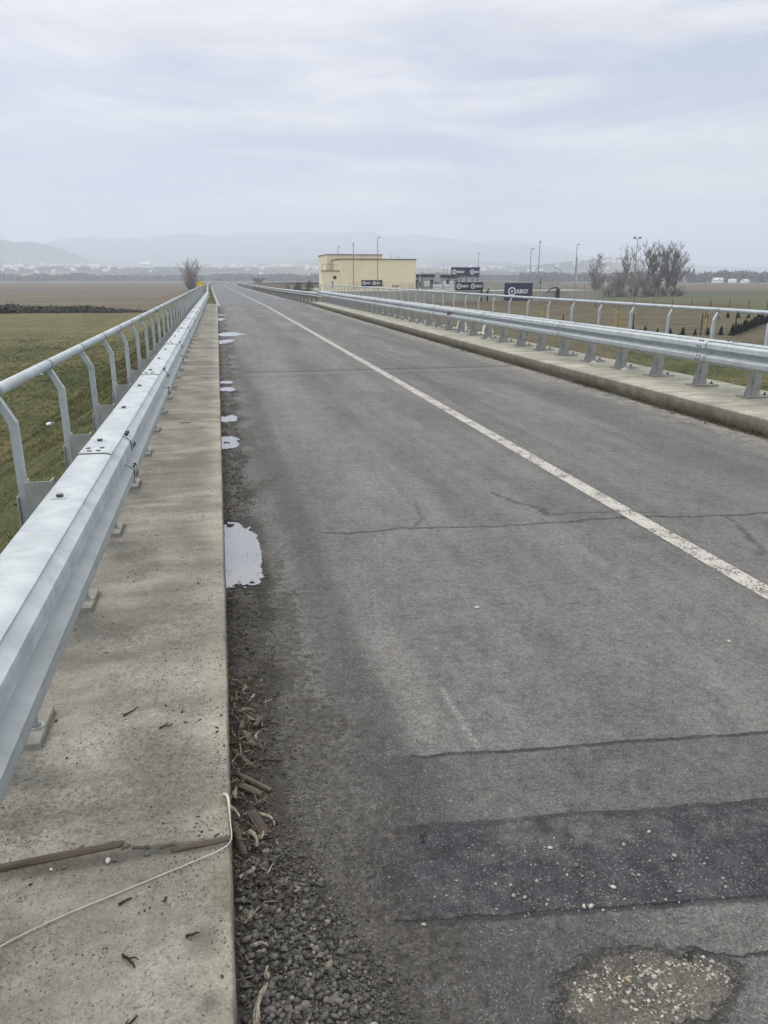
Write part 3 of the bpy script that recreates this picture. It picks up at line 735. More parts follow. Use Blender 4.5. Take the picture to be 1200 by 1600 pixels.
def gut_z(x, y):
    j = np.clip(np.searchsorted(ys_, y), 0, len(ys_)-1); w = wid[j, 0]; i = np.clip(((x+.07)/w*(nx_-1)).astype(int), 0, nx_-1)
    return np.maximum(hz[j, i], 0.0)
# coarse gravel heap at the front
n = 5200; y = 1.0+rng.beta(1.0, 2.0, n)*1.15; w = np.interp(y, [1.0, 1.4, 1.75, 1.95, 2.2], [.43, .40, .27, .18, .10]); x = -.055+rng.beta(1.1, 1.35, n)*w
sz = np.clip(rng.lognormal(-4.55, .42, n), .0045, .026)*np.interp((x+.06)/w, [0, .6, 1], [1, 1, .6])
z = gut_z(x, y)+sz*.25
tag(scatter('gravel', np.stack([x, y, z], 1), sz, 'gravel', 1, .55, .46), 'dark damp gravel heaped along the kerb', 'gravel')
n = 9000; y = 1.0+rng.beta(1.0, 2.4, n)*3.6; w = np.interp(y, [1.0, 1.6, 2.4, 4.5], [.62, .50, .36, .28]); x = -.06+rng.beta(1.0, 1.9, n)*w
sz = rng.uniform(.0025, .0065, n); z = gut_z(x, y)+sz*.3
tag(scatter('grit', np.stack([x, y, z], 1), sz, 'gravel', 0 if False else 1, .7, .2), 'fine grit washed against the kerb', 'grit')
# loose pale chips on the dark patch
n = 620; x = rng.uniform(.35, 2.6, n); y = 1.60-.12*x+rng.beta(1.0, 2.0, n)*.34
dn = np.exp(-((x-.95)/.38)**2); kp = rng.random(n) < dn*.9+.10; x, y = x[kp], y[kp]; sz = np.clip(rng.lognormal(-5.2, .45, len(x)), .0025, .017)
tag(scatter('stone_chips', np.stack([x, y, sz*.2], 1), sz, 'pale_chips', 1, .5, .3), 'pale stone chips lying on the dark asphalt patch', 'stone chips')
n = 520; a = rng.uniform(0, 6.28, n); r = np.sqrt(rng.random(n))*.95; x = .962+np.cos(a)*r/4.3; y = 1.248+np.sin(a)*r/9.5; sz = np.clip(rng.lognormal(-4.95, .42, n), .003, .018)
kp = vnoise(x, y, 16, 41) > .24; x, y, sz = x[kp], y[kp], sz[kp]
tag(scatter('stone_chips', np.stack([x, y, 0*x+.0005], 1), sz, 'pale_chips', 1, .35, .3), 'pale stones exposed in the worn hole in front', 'stone chips')
n = 1500; x = rng.uniform(.2, 4.5, n); y = rng.uniform(1.1, 9, n); sz = rng.uniform(.002, .0045, n)
tag(scatter('road_grit', np.stack([x, y, sz*.2], 1), sz, 'gravel', 1, .6, .2), 'tiny loose grit scattered over the near lane', 'grit')
# crumbs on the left kerb slab
n = 9000; x = -.075-rng.beta(1.0, 1.7, n)*.85; y = 1.2+rng.beta(1.1, 2.2, n)*7; kp = rng.random(n) < np.clip((vnoise(x, y, 6, 51)*.6+vnoise(x, y, 19, 52)*.4-.40)*3.2, .05, 1); x, y = x[kp], y[kp]; n = len(x); sz = np.where(rng.random(n) < .025, rng.uniform(.006, .012, n), rng.uniform(.0018, .005, n))
tag(scatter('soil_crumbs', np.stack([x, y, .13+sz*.15], 1), sz, 'crumbs', 1, .45, .3, 2.0), 'dark soil crumbs strewn over the pale concrete kerb', 'soil crumbs')
# soil lumps and bits of straw in the gutter
n = 3000; y = 1.7+rng.beta(1.0, 1.6, n)*12; x = -.06+rng.beta(1, 2.0, n)*.26; sz = rng.uniform(.005, .018, n)
kp = np.ones(n, bool)
for yc, hl, xc, hw in PUD: kp &= ~((abs(y-yc) < hl*.95) & (x < xc+hw*.95) & (rng.random(n) < .985))
tag(scatter('soil_lumps', np.stack([x, y, gut_z(x, y)+sz*.1], 1)[kp], sz[kp], 'crumbs', 1, .6, .3, 1.6), 'wet dark soil lumps in the gutter', 'soil')
def straws(name, P, L, m, label, cat, up=.0, wd=.0012, bend=.25, nseg=1):
    n = len(P); a = rng.uniform(0, 6.28, n); el = rng.uniform(0, 1, n)*up
    d = np.stack([np.cos(a)*np.cos(el), np.sin(a)*np.cos(el), np.sin(el)], 1); s = np.stack([-np.sin(a), np.cos(a), 0*a], 1)*wd
    e = P+d*L[:, None]; mid = (P+e)/2+np.stack([rng.normal(0, bend, n)*L, rng.normal(0, bend, n)*L, abs(rng.normal(0, .1, n))*L], 1)
    t = np.zeros((n, 3)); t[:, 2] = wd
    v = np.stack([P-s, P+s, P+t, mid-s, mid+s, mid+t, e], 1)
    f = np.array([[0, 1, 4], [0, 4, 3], [1, 2, 5], [1, 5, 4], [2, 0, 3], [2, 3, 5], [3, 4, 6], [4, 5, 6], [5, 3, 6]])
    F = (f[None]+(np.arange(n)*7)[:, None, None]).reshape(-1, 3)
    return tag(npmesh(name, v.reshape(-1, 3), F, m), label, cat, kind='stuff')
n = 1300; y = 1.45+rng.beta(1.3, 1.8, n)*4; x = -.055+rng.beta(1, 1.7, n)*.22; L = rng.uniform(.012, .05, n)
kp = ~((abs(y-4.72) < .68) & (rng.random(n) < .95))
straws('straw_litter', np.stack([x, y, gut_z(x, y)+.006+rng.random(n)*.008], 1)[kp], L[kp], 'dry_weeds', 'bits of dead straw and stalks tangled in the gutter soil', 'straw litter', .35)
n = 260; y = np.concatenate([1.35+rng.beta(1.5, 1.5, 130)*1.7, 2.3+rng.random(130)*.65]); x = -.055+rng.beta(1, 1.6, n)*.15; L = rng.uniform(.02, .065, n)
straws('husk_shreds', np.stack([x, y, gut_z(x, y)+.008+rng.random(n)*.012], 1), L, 'husk_shred', 'thin pale shreds of husk and dead leaf mixed into the gutter debris', 'husk shreds', .5, .0024, .3)
# dead weeds and moss along the right kerb
n = 9000; y = 5+rng.beta(1.0, 2.2, n)*42; cl = vnoise(y, y*0, 1.1, 12)*.6+vnoise(y, y*0, 4.1, 13)*.4; kp = rng.random(n) < np.clip((cl-.28)*2.6, .04, 1); y = y[kp]; n = len(y)
x = 5.925-rng.beta(1, 5.0, n)*.22; L = rng.uniform(.02, .07, n)*np.clip(cl[kp]*1.6, .4, 1.3)
straws('kerb_weeds', np.stack([x, y, 0*x], 1), L, 'dry_weeds', 'short dead weeds and moss growing along the foot of the far kerb', 'weeds', 1.3, .0025, .15)
n = 9000; y = 5+rng.beta(1.0, 2.0, n)*42; x = 5.93-rng.beta(1, 6.0, n)*.36; sz = rng.uniform(.006, .022, n)*(.5+vnoise(y, y*0, 1.1, 12))
tag(scatter('kerb_dirt', np.stack([x, y, sz*.1], 1), sz, 'crumbs', 1, .6, .3, 1.6), 'dark dirt crumbs heaped at the foot of the far kerb', 'dirt')
# grass blades on both sides
def grass(name, n, fy, fu, label, hmin, hmax):
    y = fy(n); u = fu(n, y); x = u+csm(y); z = ground_h(u, y)
    k = 5; P = np.repeat(np.stack([x, y, z], 1), k, 0); m = len(P); P[:, :2] += rng.normal(0, .05, (m, 2))
    a = rng.uniform(0, 6.28, m); h = rng.uniform(hmin, hmax, m); sc = np.clip(np.hypot(P[:, 0], P[:, 1])/14, 1, 3.2); w = .0035*sc; h = h*np.clip(sc, 1, 1.5)
    s = np.stack([np.cos(a)*w, np.sin(a)*w, 0*a], 1); lean = np.stack([rng.normal(0, .5, m)*h, rng.normal(0, .5, m)*h, h], 1)
    v = np.stack([P-s, P+s, P+lean], 1).reshape(-1, 3); v[:, 2] -= .01
    f = np.arange(3*m).reshape(-1, 3)
    tag(npmesh(name, v, f, 'grass_blades'), label, 'grass', kind='stuff')
grass('grass', 42000, lambda n: 3+rng.beta(1, 1.7, n)*72, lambda n, y: -4.35-rng.beta(1, 1.9, n)*(6+y*.42), 'short green and tan winter grass on the bank left of the handrail', .025, .065)
grass('grass', 30000, lambda n: 4+rng.beta(1, 1.5, n)*52, lambda n, y: 4.6+rng.beta(1, 1.9, n)*(6+y*.75), 'short green winter grass behind the right kerb', .025, .06)
# ------------------------------------------------------------ litter on the kerb and in the gutter: countable things
def husk(x, y, ang, L, w, curl, z, label, seed):
    r = np.random.default_rng(seed); n, k = 12, 7; v = []
    for i in range(n):
        t = i/(n-1); ww = w*(math.sin(math.pi*min(1, t*1.1+.10))**.55)*(.75-.35*t+.22*math.sin(t*11+seed))
        cxx = (t-.5)*L; cyy = math.sin(t*(3.0+seed%3)+seed)*L*.16*curl; cz = .006+math.sin(math.pi*t)*L*.10*curl
        for j in range(k):
            q = j/(k-1)-.5; fold = math.cos(q*math.pi*1.2)
            v.append((cxx, cyy+q*ww, cz+fold*ww*.30*curl+abs(math.sin(q*9+seed))*ww*.10+math.sin(t*14+q*5+seed)*ww*.09+r.uniform(-.0009, .0009)))
    f = [(i*k+j, i*k+j+1, (i+1)*k+j+1, (i+1)*k+j) for i in range(n-1) for j in range(k-1)]
    nv = len(v); v += [(a, b, c-.0012) for a, b, c in v]; f += [tuple(q+nv for q in reversed(p)) for p in f]
    o = MB().add(v, f).build('corn_husk', 'dry_husk', None, True); o.location = (x, y, z); o.rotation_euler = (r.uniform(-.25, .25), r.uniform(-.15, .15), ang)
    return tag(o, label, 'corn husk', 'dry corn husks in the gutter')
HK = [
 (-.036, 2.17, -1.35, .085, .026, 1.1, 'pale crumpled husk leaf beside the top of the brown wood chunk'),
 (-.058, 2.18, .9, .05, .018, .8, 'small curled husk tight against the kerb above the string end'),
 (.052, 2.02, -1.15, .105, .020, .7, 'long pale husk lying along the right of the brown wood chunk'),
 (-.004, 1.93, -1.5, .10, .024, 1.0, 'twisted pale husk just below the left of the wood chunk'),
 (.022, 1.94, -1.9, .045, .030, 1.3, 'short rounded husk at the lower end of the wood chunk'),
 (-.020, 1.81, 1.0, .075, .022, .9, 'split husk leaf on the gravel below the wood chunk'),
 (-.026, 1.66, 1.3, .055, .020, 1.1, 'husk scrap standing on the gravel against the kerb'),
 (-.006, 1.66, -1.2, .035, .012, .8, 'tiny husk scrap right of the husk standing against the kerb'),
 (.004, 1.545, -.65, .062, .022, .8, 'pale husk with brown tip lying across the dark gravel'),
 (.020, 1.47, 1.1, .05, .020, 1.2, 'fluffy husk tip on top of the long ribbon husk in front'),
 (-.002, 1.39, 1.45, .15, .026, .6, 'longest ribbon of pale husk trailing down the gravel in front'),
 (-.004, 2.85, 1.9, .09, .030, 1.2, 'large curled husk farthest up the gutter, before the big puddle'),
 (.030, 2.80, 1.4, .07, .018, 1.0, 'narrow husk curl right of the farthest large husk'),
 (.042, 2.62, -1.2, .11, .030, 1.2, 'crumpled tangled husk leaf in the wood scraps halfway to the puddle'),
 (.010, 2.67, -.8, .08, .022, 1.0, 'faded husk under the tangled husk leaf'),
 (-.045, 2.55, 1.5, .05, .016, .9, 'small husk loop against the kerb in the wood scraps'),
 (.048, 2.52, 1.3, .07, .016, .8, 'thin husk strip right of the wood scraps'),
]
for i, (x, y, a, L, w, c, lb) in enumerate(HK):
    husk(x, y, a, L, w, c, float(gut_z(np.array([x]), np.array([y]))[0])+.006, lb, i+3)
def chunk(name, x, y, z, ang, L, w, h, m, label, cat, seed, tilt=0.0, group=None):
    r = random.Random(seed); n = 10; v = []; k = 10
    for i in range(n):
        t = i/(n-1); q = 1-.25*abs(t-.5)**2*r.uniform(.4, 1.6)
        for j in range(k):
            a = 2*math.pi*j/k; cc, ss = math.cos(a), math.sin(a); e = (abs(cc)**3+abs(ss)**3)**(-1/3)
            jag = r.uniform(-.06, .06)*L if i in (0, n-1) else 0
            v.append(((t-.5)*L+jag, cc*e*w/2*q*r.uniform(.93, 1.05), h/2+ss*e*h/2*q*r.uniform(.92, 1.06)))
    f = [(i*k+j, i*k+(j+1) % k, (i+1)*k+(j+1) % k, (i+1)*k+j) for i in range(n-1) for j in range(k)]+[tuple(range(k)), tuple(range(n*k-1, n*k-k-1, -1))]
    o = MB().add(v, f).build(name, m); o.location = (x, y, z); o.rotation_euler = (0, tilt, ang)
    return tag(o, label, cat, group)
def gz(x, y): return float(gut_z(np.array([x]), np.array([y]))[0])
WD = [
 ('wood_chunk', .020, 2.00, -1.22, .11, .036, .026, 'weathered_wood', 'thick reddish brown wood chunk with broken end among the husks'),
 ('wood_chunk', -.042, 1.94, -1.38, .135, .024, .022, 'weathered_wood', 'narrow brown wood splinter leaning beside the kerb next to the string'),
 ('wood_chunk', .010, 2.24, -.75, .15, .018, .016, 'grey_wood', 'long grey stick lying diagonally above the brown wood chunk'),
 ('wood_chunk', .006, 2.19, -.70, .085, .026, .018, 'grey_wood', 'short grey wood piece under the long diagonal stick'),
 ('wood_chunk', .010, 2.48, -1.2, .10, .022, .016, 'grey_wood', 'dark flat wood scrap halfway along the gutter debris'),
 ('wood_chunk', -.012, 2.60, 1.4, .09, .020, .016, 'grey_wood', 'upright dark wood scrap among the tangled husks'),
 ('wood_chunk', .048, 2.60, 1.2, .07, .020, .014, 'grey_wood', 'small flat wood scrap right of the tangled husks'),
 ('wood_chunk', .050, 2.36, -.25, .12, .008, .008, 'twig_bark', 'thin dark twig poking out of the debris onto the asphalt'),
 ('wood_chunk', .075, 2.60, -.35, .10, .007, .007, 'twig_bark', 'thin dark twig farther up, pointing at the lane'),
 ('wood_chunk', -.02, 2.37, -1.0, .11, .018, .014, 'grey_wood', 'damp dark stick between the husk tangle and the long grey stick'),
]
for i, (nm, x, y, a, L, w, h, m, lb) in enumerate(WD):
    chunk(nm, x, y, gz(x, y)+.008, a, L, w, h, m, lb, 'wood scrap', i+20, .06, 'wood scraps in the gutter')
# battens across the slab joint
chunk('wooden_batten', -.60, 1.868, .124, .085, .44, .028, .015, 'weathered_wood', 'long brown wooden batten lying on the kerb joint at the left edge', 'batten', 61)
chunk('wooden_batten', -.145, 1.838, .127, .10, .165, .020, .009, 'weathered_wood', 'short splintered batten piece at the kerb arris under the string', 'batten', 62)
for i, (x, y, a, L) in enumerate([(-.325, 1.862, .3, .07), (-.36, 1.872, -.3, .05), (-.30, 1.858, 1.0, .03), (-.245, 1.852, .12, .08)]):
    chunk('bark_piece', x, y, .130, a+(-.5, .6, 1.2, .1)[i], L*.5, .010, .004, 'weathered_wood', ['ragged reddish bark strip at the broken end of the long batten', 'second bark flake lying on the long batten end', 'smallest bark crumb beside the long batten end', 'flat bark splinter between the two batten pieces'][i], 'bark', 70+i, group='bark scraps at the batten')
# string
pts = [(-.75, 1.50, .134), (-.62, 1.585, .135), (-.50, 1.645, .135), (-.38, 1.69, .1345), (-.26, 1.735, .1345), (-.16, 1.772, .135), (-.085, 1.80, .139), (-.062, 1.825, .146), (-.063, 1.88, .150), (-.066, 1.95, .148), (-.068, 2.00, .142), (-.074, 2.035, .136), (-.085, 2.045, .134)]
t = MB()
def crv(p, n=4):
    out = []
    for i in range(len(p)-1):
        p0 = Vector(p[max(i-1, 0)]); p1 = Vector(p[i]); p2 = Vector(p[i+1]); p3 = Vector(p[min(i+2, len(p)-1)])
        for k in range(n):
            t_ = k/n; out.append(.5*((2*p1)+(p2-p0)*t_+(2*p0-5*p1+4*p2-p3)*t_*t_+(3*p1-p0-3*p2+p3)*t_**3))
    out.append(Vector(p[-1])); return out
cp_ = crv(pts); rad = [.0017+(.0032*max(0, min(1, (i-34)/8))) for i in range(len(cp_))]
o = t.tube(cp_, rad, 7).build('string', 'cord', None, True); tag(o, 'pale twine stretched across the kerb slab from the left edge to the kerb arris', 'string')
rb = husk(-.052, 1.97, -1.45, .11, .020, .8, .112, 'frayed pale strip hanging over the kerb arris by the string end', 55); rb.name = 'frayed_strip'; rb['category'] = 'strip'; del rb['group']
# pebbles on slab
def pebble(x, y, z, s, m, label, seed):
    r = np.random.default_rng(seed); v, f = ico(2); v = v*(1+.45*(r.random((len(v), 1))-.5))*np.array([s*.62, s*.42, s*.26])
    o = npmesh('pebble', v, f, m); o.location = (x, y, z+s*.25); o.rotation_euler = (0, 0, r.uniform(0, 3)); return tag(o, label, 'pebble', 'loose pebbles')
pebble(-.405, 1.825, .13, .017, 'white_pebble', 'bright white pebble below the long batten', 1)
pebble(-.385, 1.823, .13, .013, 'dark_pebble', 'grey pebble touching the white pebble by the batten', 2)
pebble(-.555, 1.825, .13, .010, 'white_pebble', 'small pale pebble under the left part of the batten', 3)
pebble(-.520, 1.826, .13, .011, 'dark_pebble', 'grey pebble right of the small pale one under the batten', 4)
pebble(-.300, 1.828, .13, .013, 'dark_pebble', 'dark pebble below the bark scraps', 5)
pebble(1.26, 3.48, -.002, .022, 'white_pebble', 'flat white pebble alone in the middle of the near lane', 6)
pebble(2.34, 2.85, -.002, .020, 'white_pebble', 'flat white pebble near the right edge of the near lane', 7)
pebble(.905, 1.745, -.001, .014, 'white_pebble', 'white angular stone on the dark asphalt patch', 8)
pebble(1.02, 1.56, -.001, .013, 'white_pebble', 'white stone at the lower edge of the dark asphalt patch', 9)
pebble(.95, 1.66, 0, .016, 'dark_pebble', 'grey stone in the middle of the dark asphalt patch', 10)
# twigs on slab / road
def twig(x, y, z, a, L, label, seed, fork=True):
    r = random.Random(seed); m = MB(); p = [(-L/2, 0, .003)]; n = 5
    for i in range(1, n+1): p.append((-L/2+L*i/n, r.uniform(-.06, .06)*L, .004+r.uniform(0, .05)*L))
    m.tube(p, [.0022+.0016*(1-i/n) for i in range(n+1)], 6)
    if fork: q = p[2]; m.tube([q, (q[0]+L*.22, q[1]+L*.20, q[2]+.004), (q[0]+L*.40, q[1]+L*.26, .004)], [.0022, .0018, .001], 5)
    o = m.build('twig', 'twig_bark'); o.location = (x, y, z); o.rotation_euler = (0, 0, a); tag(o, label, 'twig', 'dark twigs lying loose')
twig(-.31, 1.475, .131, -.9, .055, 'forked dark twig on the kerb slab below the string', 1)
twig(-.295, 1.30, .131, .9, .06, 'dark twig at the very front edge of the kerb slab', 2)
twig(-.34, 1.665, .131, .5, .035, 'short dark twig just under the string', 3, False)
twig(-.42, 2.60, .131, .7, .07, 'slanting dark twig on the slab beside the nearest base plate', 4, False)
twig(-.285, 2.47, .131, .3, .05, 'clump of dark twig bits right of the slanting twig', 5)
twig(-.165, 1.52, .131, .2, .03, 'tiny dark twig beside the grey stain', 6, False)
twig(.53, 1.87, .001, 1.2, .045, 'small dark twig on the left end of the dark asphalt patch', 7)
twig(-.45, 8.6, .131, .1, .12, 'small dark stick lying across the slab far up the kerb', 8, False)
# stick across slab further away (thin dark)
for i, (x, y) in enumerate([(-9.3, 45.0), (-8.9, 40.0), (-4.9, 22.5)]):
    h = float(ground_h(np.array([x-2.93]), np.array([y]))[0]); v, f = ico(2); r = np.random.default_rng(i)
    o = npmesh('litter', v*(1+.35*(r.random((len(v), 1))-.5))*np.array([.14, .10, .06]), f, 'white_sheet'); o.location = (x, y, h+.05)
    tag(o, ['crumpled white litter on the grass, farthest of the three', 'crumpled white litter on the open grass, middle of the three', 'crumpled white litter on the green bank, nearest the handrail'][i], 'litter', 'white litter on the left grass')
# white bent tube frames leaning outside the right slab
for i, (y, tl) in enumerate([(22.3, .5), (20.3, .4)]):
    t = MB().tube(crv([(0, 0, 0), (.18, 0, .42), (.22, 0, .46), (.27, 0, .44), (.50, 0, .02)], 3), .03, 8)
    t.tube([(0, 0, .02), (.5, .0, .02)], .028, 6); t.tube([(-.15, -.25, .02), (.1, .2, .02)], .028, 6)
    o = t.build('bent_tube', 'white_print'); o.location = (7.05+i*.12, y, .19); o.rotation_euler = (0, 0, .6)
    tag(o, ['white bent tube bracket lying between the far posts, left of two', 'white bent tube bracket lying between the far posts, right of two'][i], 'bracket', 'white tube brackets on the right kerb')
for i, k in enumerate((2, 3, 8, 10, 12, 14, 16)):
    y = 9.75+1.14*k-.35
    o = MB().disc((0, 0, 0), .055, .03, 14).disc((0, 0, .03), .03, .015, 12).build('plastic_cap', 'white_sheet'); o.location = (6.72, y, .19)
    tag(o, 'round white plastic cap on the right kerb beside a guardrail post', 'cap', 'white caps lying by the right guardrail posts')
# ------------------------------------------------------------ pumping station
YB = -.4
wall = MB(); wall.box(17.5, 66, 124.6, 125.2, -4.5, YB)
o = wall.build('retaining_wall', 'old_concrete'); tag(o, 'long pale concrete retaining wall behind the right handrail', 'retaining wall')
m = MB().box(17.5, 66, 125.2, 172, -4.5, YB-.06).build('paved_yard', 'old_concrete'); m['kind'] = 'structure'
m = MB().box(42.5, 64, 137, 137.5, YB-.05, 1.05).build('inner_wall', 'old_concrete'); tag(m, 'upper concrete wall of the yard behind the large navy banner', 'wall')
def railing(x0, x1, y, z, h, step, label, mname='grey_metal'):
    r = empty('railing', ((x0+x1)/2, y, z), 0, label, 'railing'); L = x1-x0
    for k in (h, h*.66, h*.33): MB().box(-L/2, L/2, -.02, .02, k-.02, k+.02).build('bar', mname, r)
    f = None; n = int(L/step)
    for i in range(n+1):
        if f is None: f = MB().box(-.03, .03, -.03, .03, 0, h+.03).build('post', mname, r)
        else: f = copy_tree(f, r)
        f.location = (-L/2+L*i/n, .0, 0)
railing(30, 65.8, 124.9, YB, 1.1, 1.6, 'thin grey railing along the top of the long retaining wall')
railing(22, 42, 131.5, YB, 1.25, 1.5, 'thin grey railing in front of the cream building')
railing(43, 63.8, 137.25, 1.05, 1.0, 1.5, 'pale railing on top of the upper yard wall')
# building
bd = empty('building', (28, 139, YB), 0, 'flat roofed cream building with a small terrace block, beyond the right guardrail', 'building')
def bb_(name, x0, x1, y0, y1, z0, z1, m, p): return MB().box(x0-28, x1-28, y0-139, y1-139, z0-YB, z1-YB).build(name, m, p)
bb_('hall_block', 21.7, 35.8, 139, 155, YB-1.0, 4.85, 'cream_render', bd); bb_('hall_roof', 21.55, 35.95, 138.85, 155.1, 4.853, 4.98, 'roof_edge', bd)
bb_('rear_block', 20.6, 31.4, 148, 160, YB-1.0, 5.87, 'cream_render', bd); bb_('rear_roof', 20.5, 31.5, 147.9, 160.1, 5.873, 5.99, 'roof_edge', bd)
an = bb_('terrace_block', 18.5, 21.68, 139.02, 140.6, YB-1.0, 2.84, 'cream_render', bd); bb_('terrace_block', 19.75, 21.68, 140.603, 147.99, YB-1.0, 2.84, 'cream_render', bd); bb_('terrace_slab', 18.42, 21.69, 138.9, 140.7, 2.843, 2.95, 'roof_edge', bd); bb_('terrace_slab', 19.7, 21.69, 140.703, 147.89, 2.843, 2.95, 'roof_edge', bd)
tr = MB()
for x in (18.5, 19.3, 20.1, 20.6, 21.0, 21.35): tr.box(x-28, x-28+.05, .0, .05, 2.95-YB, 4.0-YB)
tr.box(18.5-28, 21.6-28, 0, .04, 3.98-YB, 4.03-YB); tr.build('terrace_railing', 'black_steel', bd)
MB().tube([(20.75-28, -.06, 1.75-YB), (20.75-28, .05, 1.75-YB)], .33, 20).build('round_vent', 'black_steel', bd)
m = MB(); m.box(19.6-28, 19.68-28, 18, 18.1, 5.2, 6.2) if False else None
MB().box(20.15-28, 20.5-28, -.03, .03, .4, 1.5).build('door', 'grey_metal', bd)
MB().box(31.4-28, 32.6-28, -.05, .03, .5, .85).build('vent_grille', 'grey_metal', bd)
for i, x in enumerate((26.4, 27.0, 32.0, 33.4)):
    MB().tube([(x-28, 4, 4.98-YB), (x-28, 4, 5.9-YB-.3*(i % 2))], .04, 6).build('roof_aerial', 'grey_metal', bd)
# lamp masts
def lamp(x, y, z0, h, kind, label):
    t = empty('lamp_post', (x, y, z0), 0, label, 'lamp post', 'slim lamp posts around the yard')
    MB().tube([(0, 0, 0), (0, 0, h*.5), (0, 0, h)], [.10, .075, .05], 10).build('pole', 'grey_metal', t, True)
    if kind == 2:
        MB().tube([(-.55, 0, h-.05), (.45, 0, h+.05)], .035, 6).build('cross_arm', 'grey_metal', t)
        for sx in (-.55, .35): MB().box(sx-.18, sx+.18, -.15, .12, h+.02, h+.26).build('floodlight', 'grey_metal', t)
    elif kind == 1:
        MB().tube([(0, 0, h), (.30, 0, h+.08)], .035, 6).build('arm', 'grey_metal', t); MB().box(.1, .5, -.13, .13, h+.02, h+.14).build('lamp_head', 'grey_metal', t)
    else:
        MB().box(-.09, .09, -.09, .09, h-.25, h+.12).build('lamp_head', 'grey_metal', t)
LP = [(23.12, 150, YB, 7.7, 1, 'lamp post before the cream building, leftmost and shortest of three'), (24.03, 138.0, YB, 7.9, 0, 'lamp post before the cream building, middle of three'), (26.8, 130, YB, 8.5, 1, 'tallest lamp post, crossing the cream building and its banner'),
      (58.5, 170, YB, 7.4, 0, 'thin lamp post rising behind the pair of raised banners'), (54.4, 130, YB, 6.9, 1, 'short lamp post behind the large navy banner'), (56.0, 130, YB, 8.2, 0, 'tall lamp post right of the large navy banner'),
      (63.1, 130, YB, 7.7, 1, 'lamp post in front of the distant grey chimney'), (63.3, 110, -3.0, 10.4, 2, 'twin headed lamp post standing before the bare tree clump')]
for a in LP: lamp(*a)
# banners with the emblem and word
fontc = {}
def text_mesh(s, size, m, parent, loc, rot=(R(90), 0, 0), shear=.12, name='lettering'):
    cu = bpy.data.curves.new('t', 'FONT'); cu.body = s; cu.size = size; cu.offset = size*.035; cu.shear = shear; cu.extrude = .004; cu.resolution_u = 3
    ob = bpy.data.objects.new('t', cu); S.collection.objects.link(ob); dg = bpy.context.evaluated_depsgraph_get()
    me = bpy.data.meshes.new_from_object(ob.evaluated_get(dg)); bpy.data.objects.remove(ob)
    w = max(v.co.x for v in me.vertices)-min(v.co.x for v in me.vertices)
    me.materials.clear(); me.materials.append(MATS[m]); o = bpy.data.objects.new(name, me); S.collection.objects.link(o); o.parent = parent; o.location = loc; o.rotation_euler = rot
    return o, w
def ring(cx_, cz_, ro, ri, y):
    m = MB(); n = 28; v = []
    for yy in (y, y+.006):
        for r_ in (ro, ri):
            for i in range(n): a = 2*math.pi*i/n; v.append((cx_+math.cos(a)*r_, yy, cz_+math.sin(a)*r_))
    f = []
    for i in range(n):
        j = (i+1) % n; f += [(i, j, n+j, n+i), (2*n+i, 3*n+i, 3*n+j, 2*n+j), (i, 2*n+i, 2*n+j, j), (n+i, n+j, 3*n+j, 3*n+i)]
    m.add(v, f)
    # bull-head like glyph inside
    g_ = [(-.62, .30), (-.20, .22), (-.10, .42), (.10, .42), (.20, .22), (.62, .30), (.42, -.12), (.24, -.20), (.12, -.52), (-.12, -.52), (-.24, -.20), (-.42, -.12)]
    k = len(g_); v = [(cx_+a*ri*.98, yy, cz_+b*ri*.98) for yy in (y, y+.006) for a, b in g_]
    m.add(v, [tuple(range(k)), tuple(range(2*k-1, k-1, -1))]+[(i, k+i, k+(i+1) % k, (i+1) % k) for i in range(k)])
    return m
def banner(x0, x1, y, z0, z1, units, m, label, word='RIKO'):
    b = empty('banner', ((x0+x1)/2, y, z0), 0, label, 'banner'); W_, H_ = x1-x0, z1-z0
    n = 24; v = []
    for i in range(n+1):
        for zz in (0, H_): v.append((-W_/2+W_*i/n, .012*math.sin(i*1.3), zz))
    f = [(2*i, 2*i+2, 2*i+3, 2*i+1) for i in range(n)]; k = len(v); v += [(a, b_+.02, c) for a, b_, c in v]; f += [tuple(q+k for q in p) for p in f]
    MB().add(v, f).build('sheet', m, b)
    for cxm, sc, tw in units:
        ro = H_*sc; cx_ = -W_/2+W_*cxm
        ring(cx_, H_*.52, ro, ro*.68, -.028).build('emblem', 'white_print', b)
        o, w = text_mesh(word, ro*1.25, 'white_print', b, (cx_+ro*1.15, -.024, H_*.52-ro*.42)); o.scale = (tw*ro/w, 1, 1)
        MB().tube([(cx_+ro*1.25+tw*ro, -.026, H_*.52+ro*.42), (cx_+ro*1.25+tw*ro, -.018, H_*.52+ro*.42)], ro*.09, 8).build('trademark_dot', 'white_print', b)
    return b
banner(47.65, 52.75, 124.5, -2.0, .87, [(.27, .25, 2.8)], 'navy_banner', 'large navy banner with white ring emblem hanging on the concrete wall')
banner(38.9, 43.8, 124.4, -.35, 1.0, [(.13, .31, 2.7), (.63, .31, 2.7)], 'dark_banner', 'dark banner with two ring emblems tied to the wall railing, lower of the pair')
banner(45.9, 51.9, 149.9, 1.85, 3.72, [(.11, .25, 3.3), (.74, .25, 1.9)], 'navy_banner', 'blue banner with two ring emblems raised high on the platform')
banner(24.2, 27.9, 131.3, .28, 1.32, [(.13, .28, 2.6), (.61, .28, 2.6)], 'dark_banner', 'small dark banner with two emblems in front of the cream building')
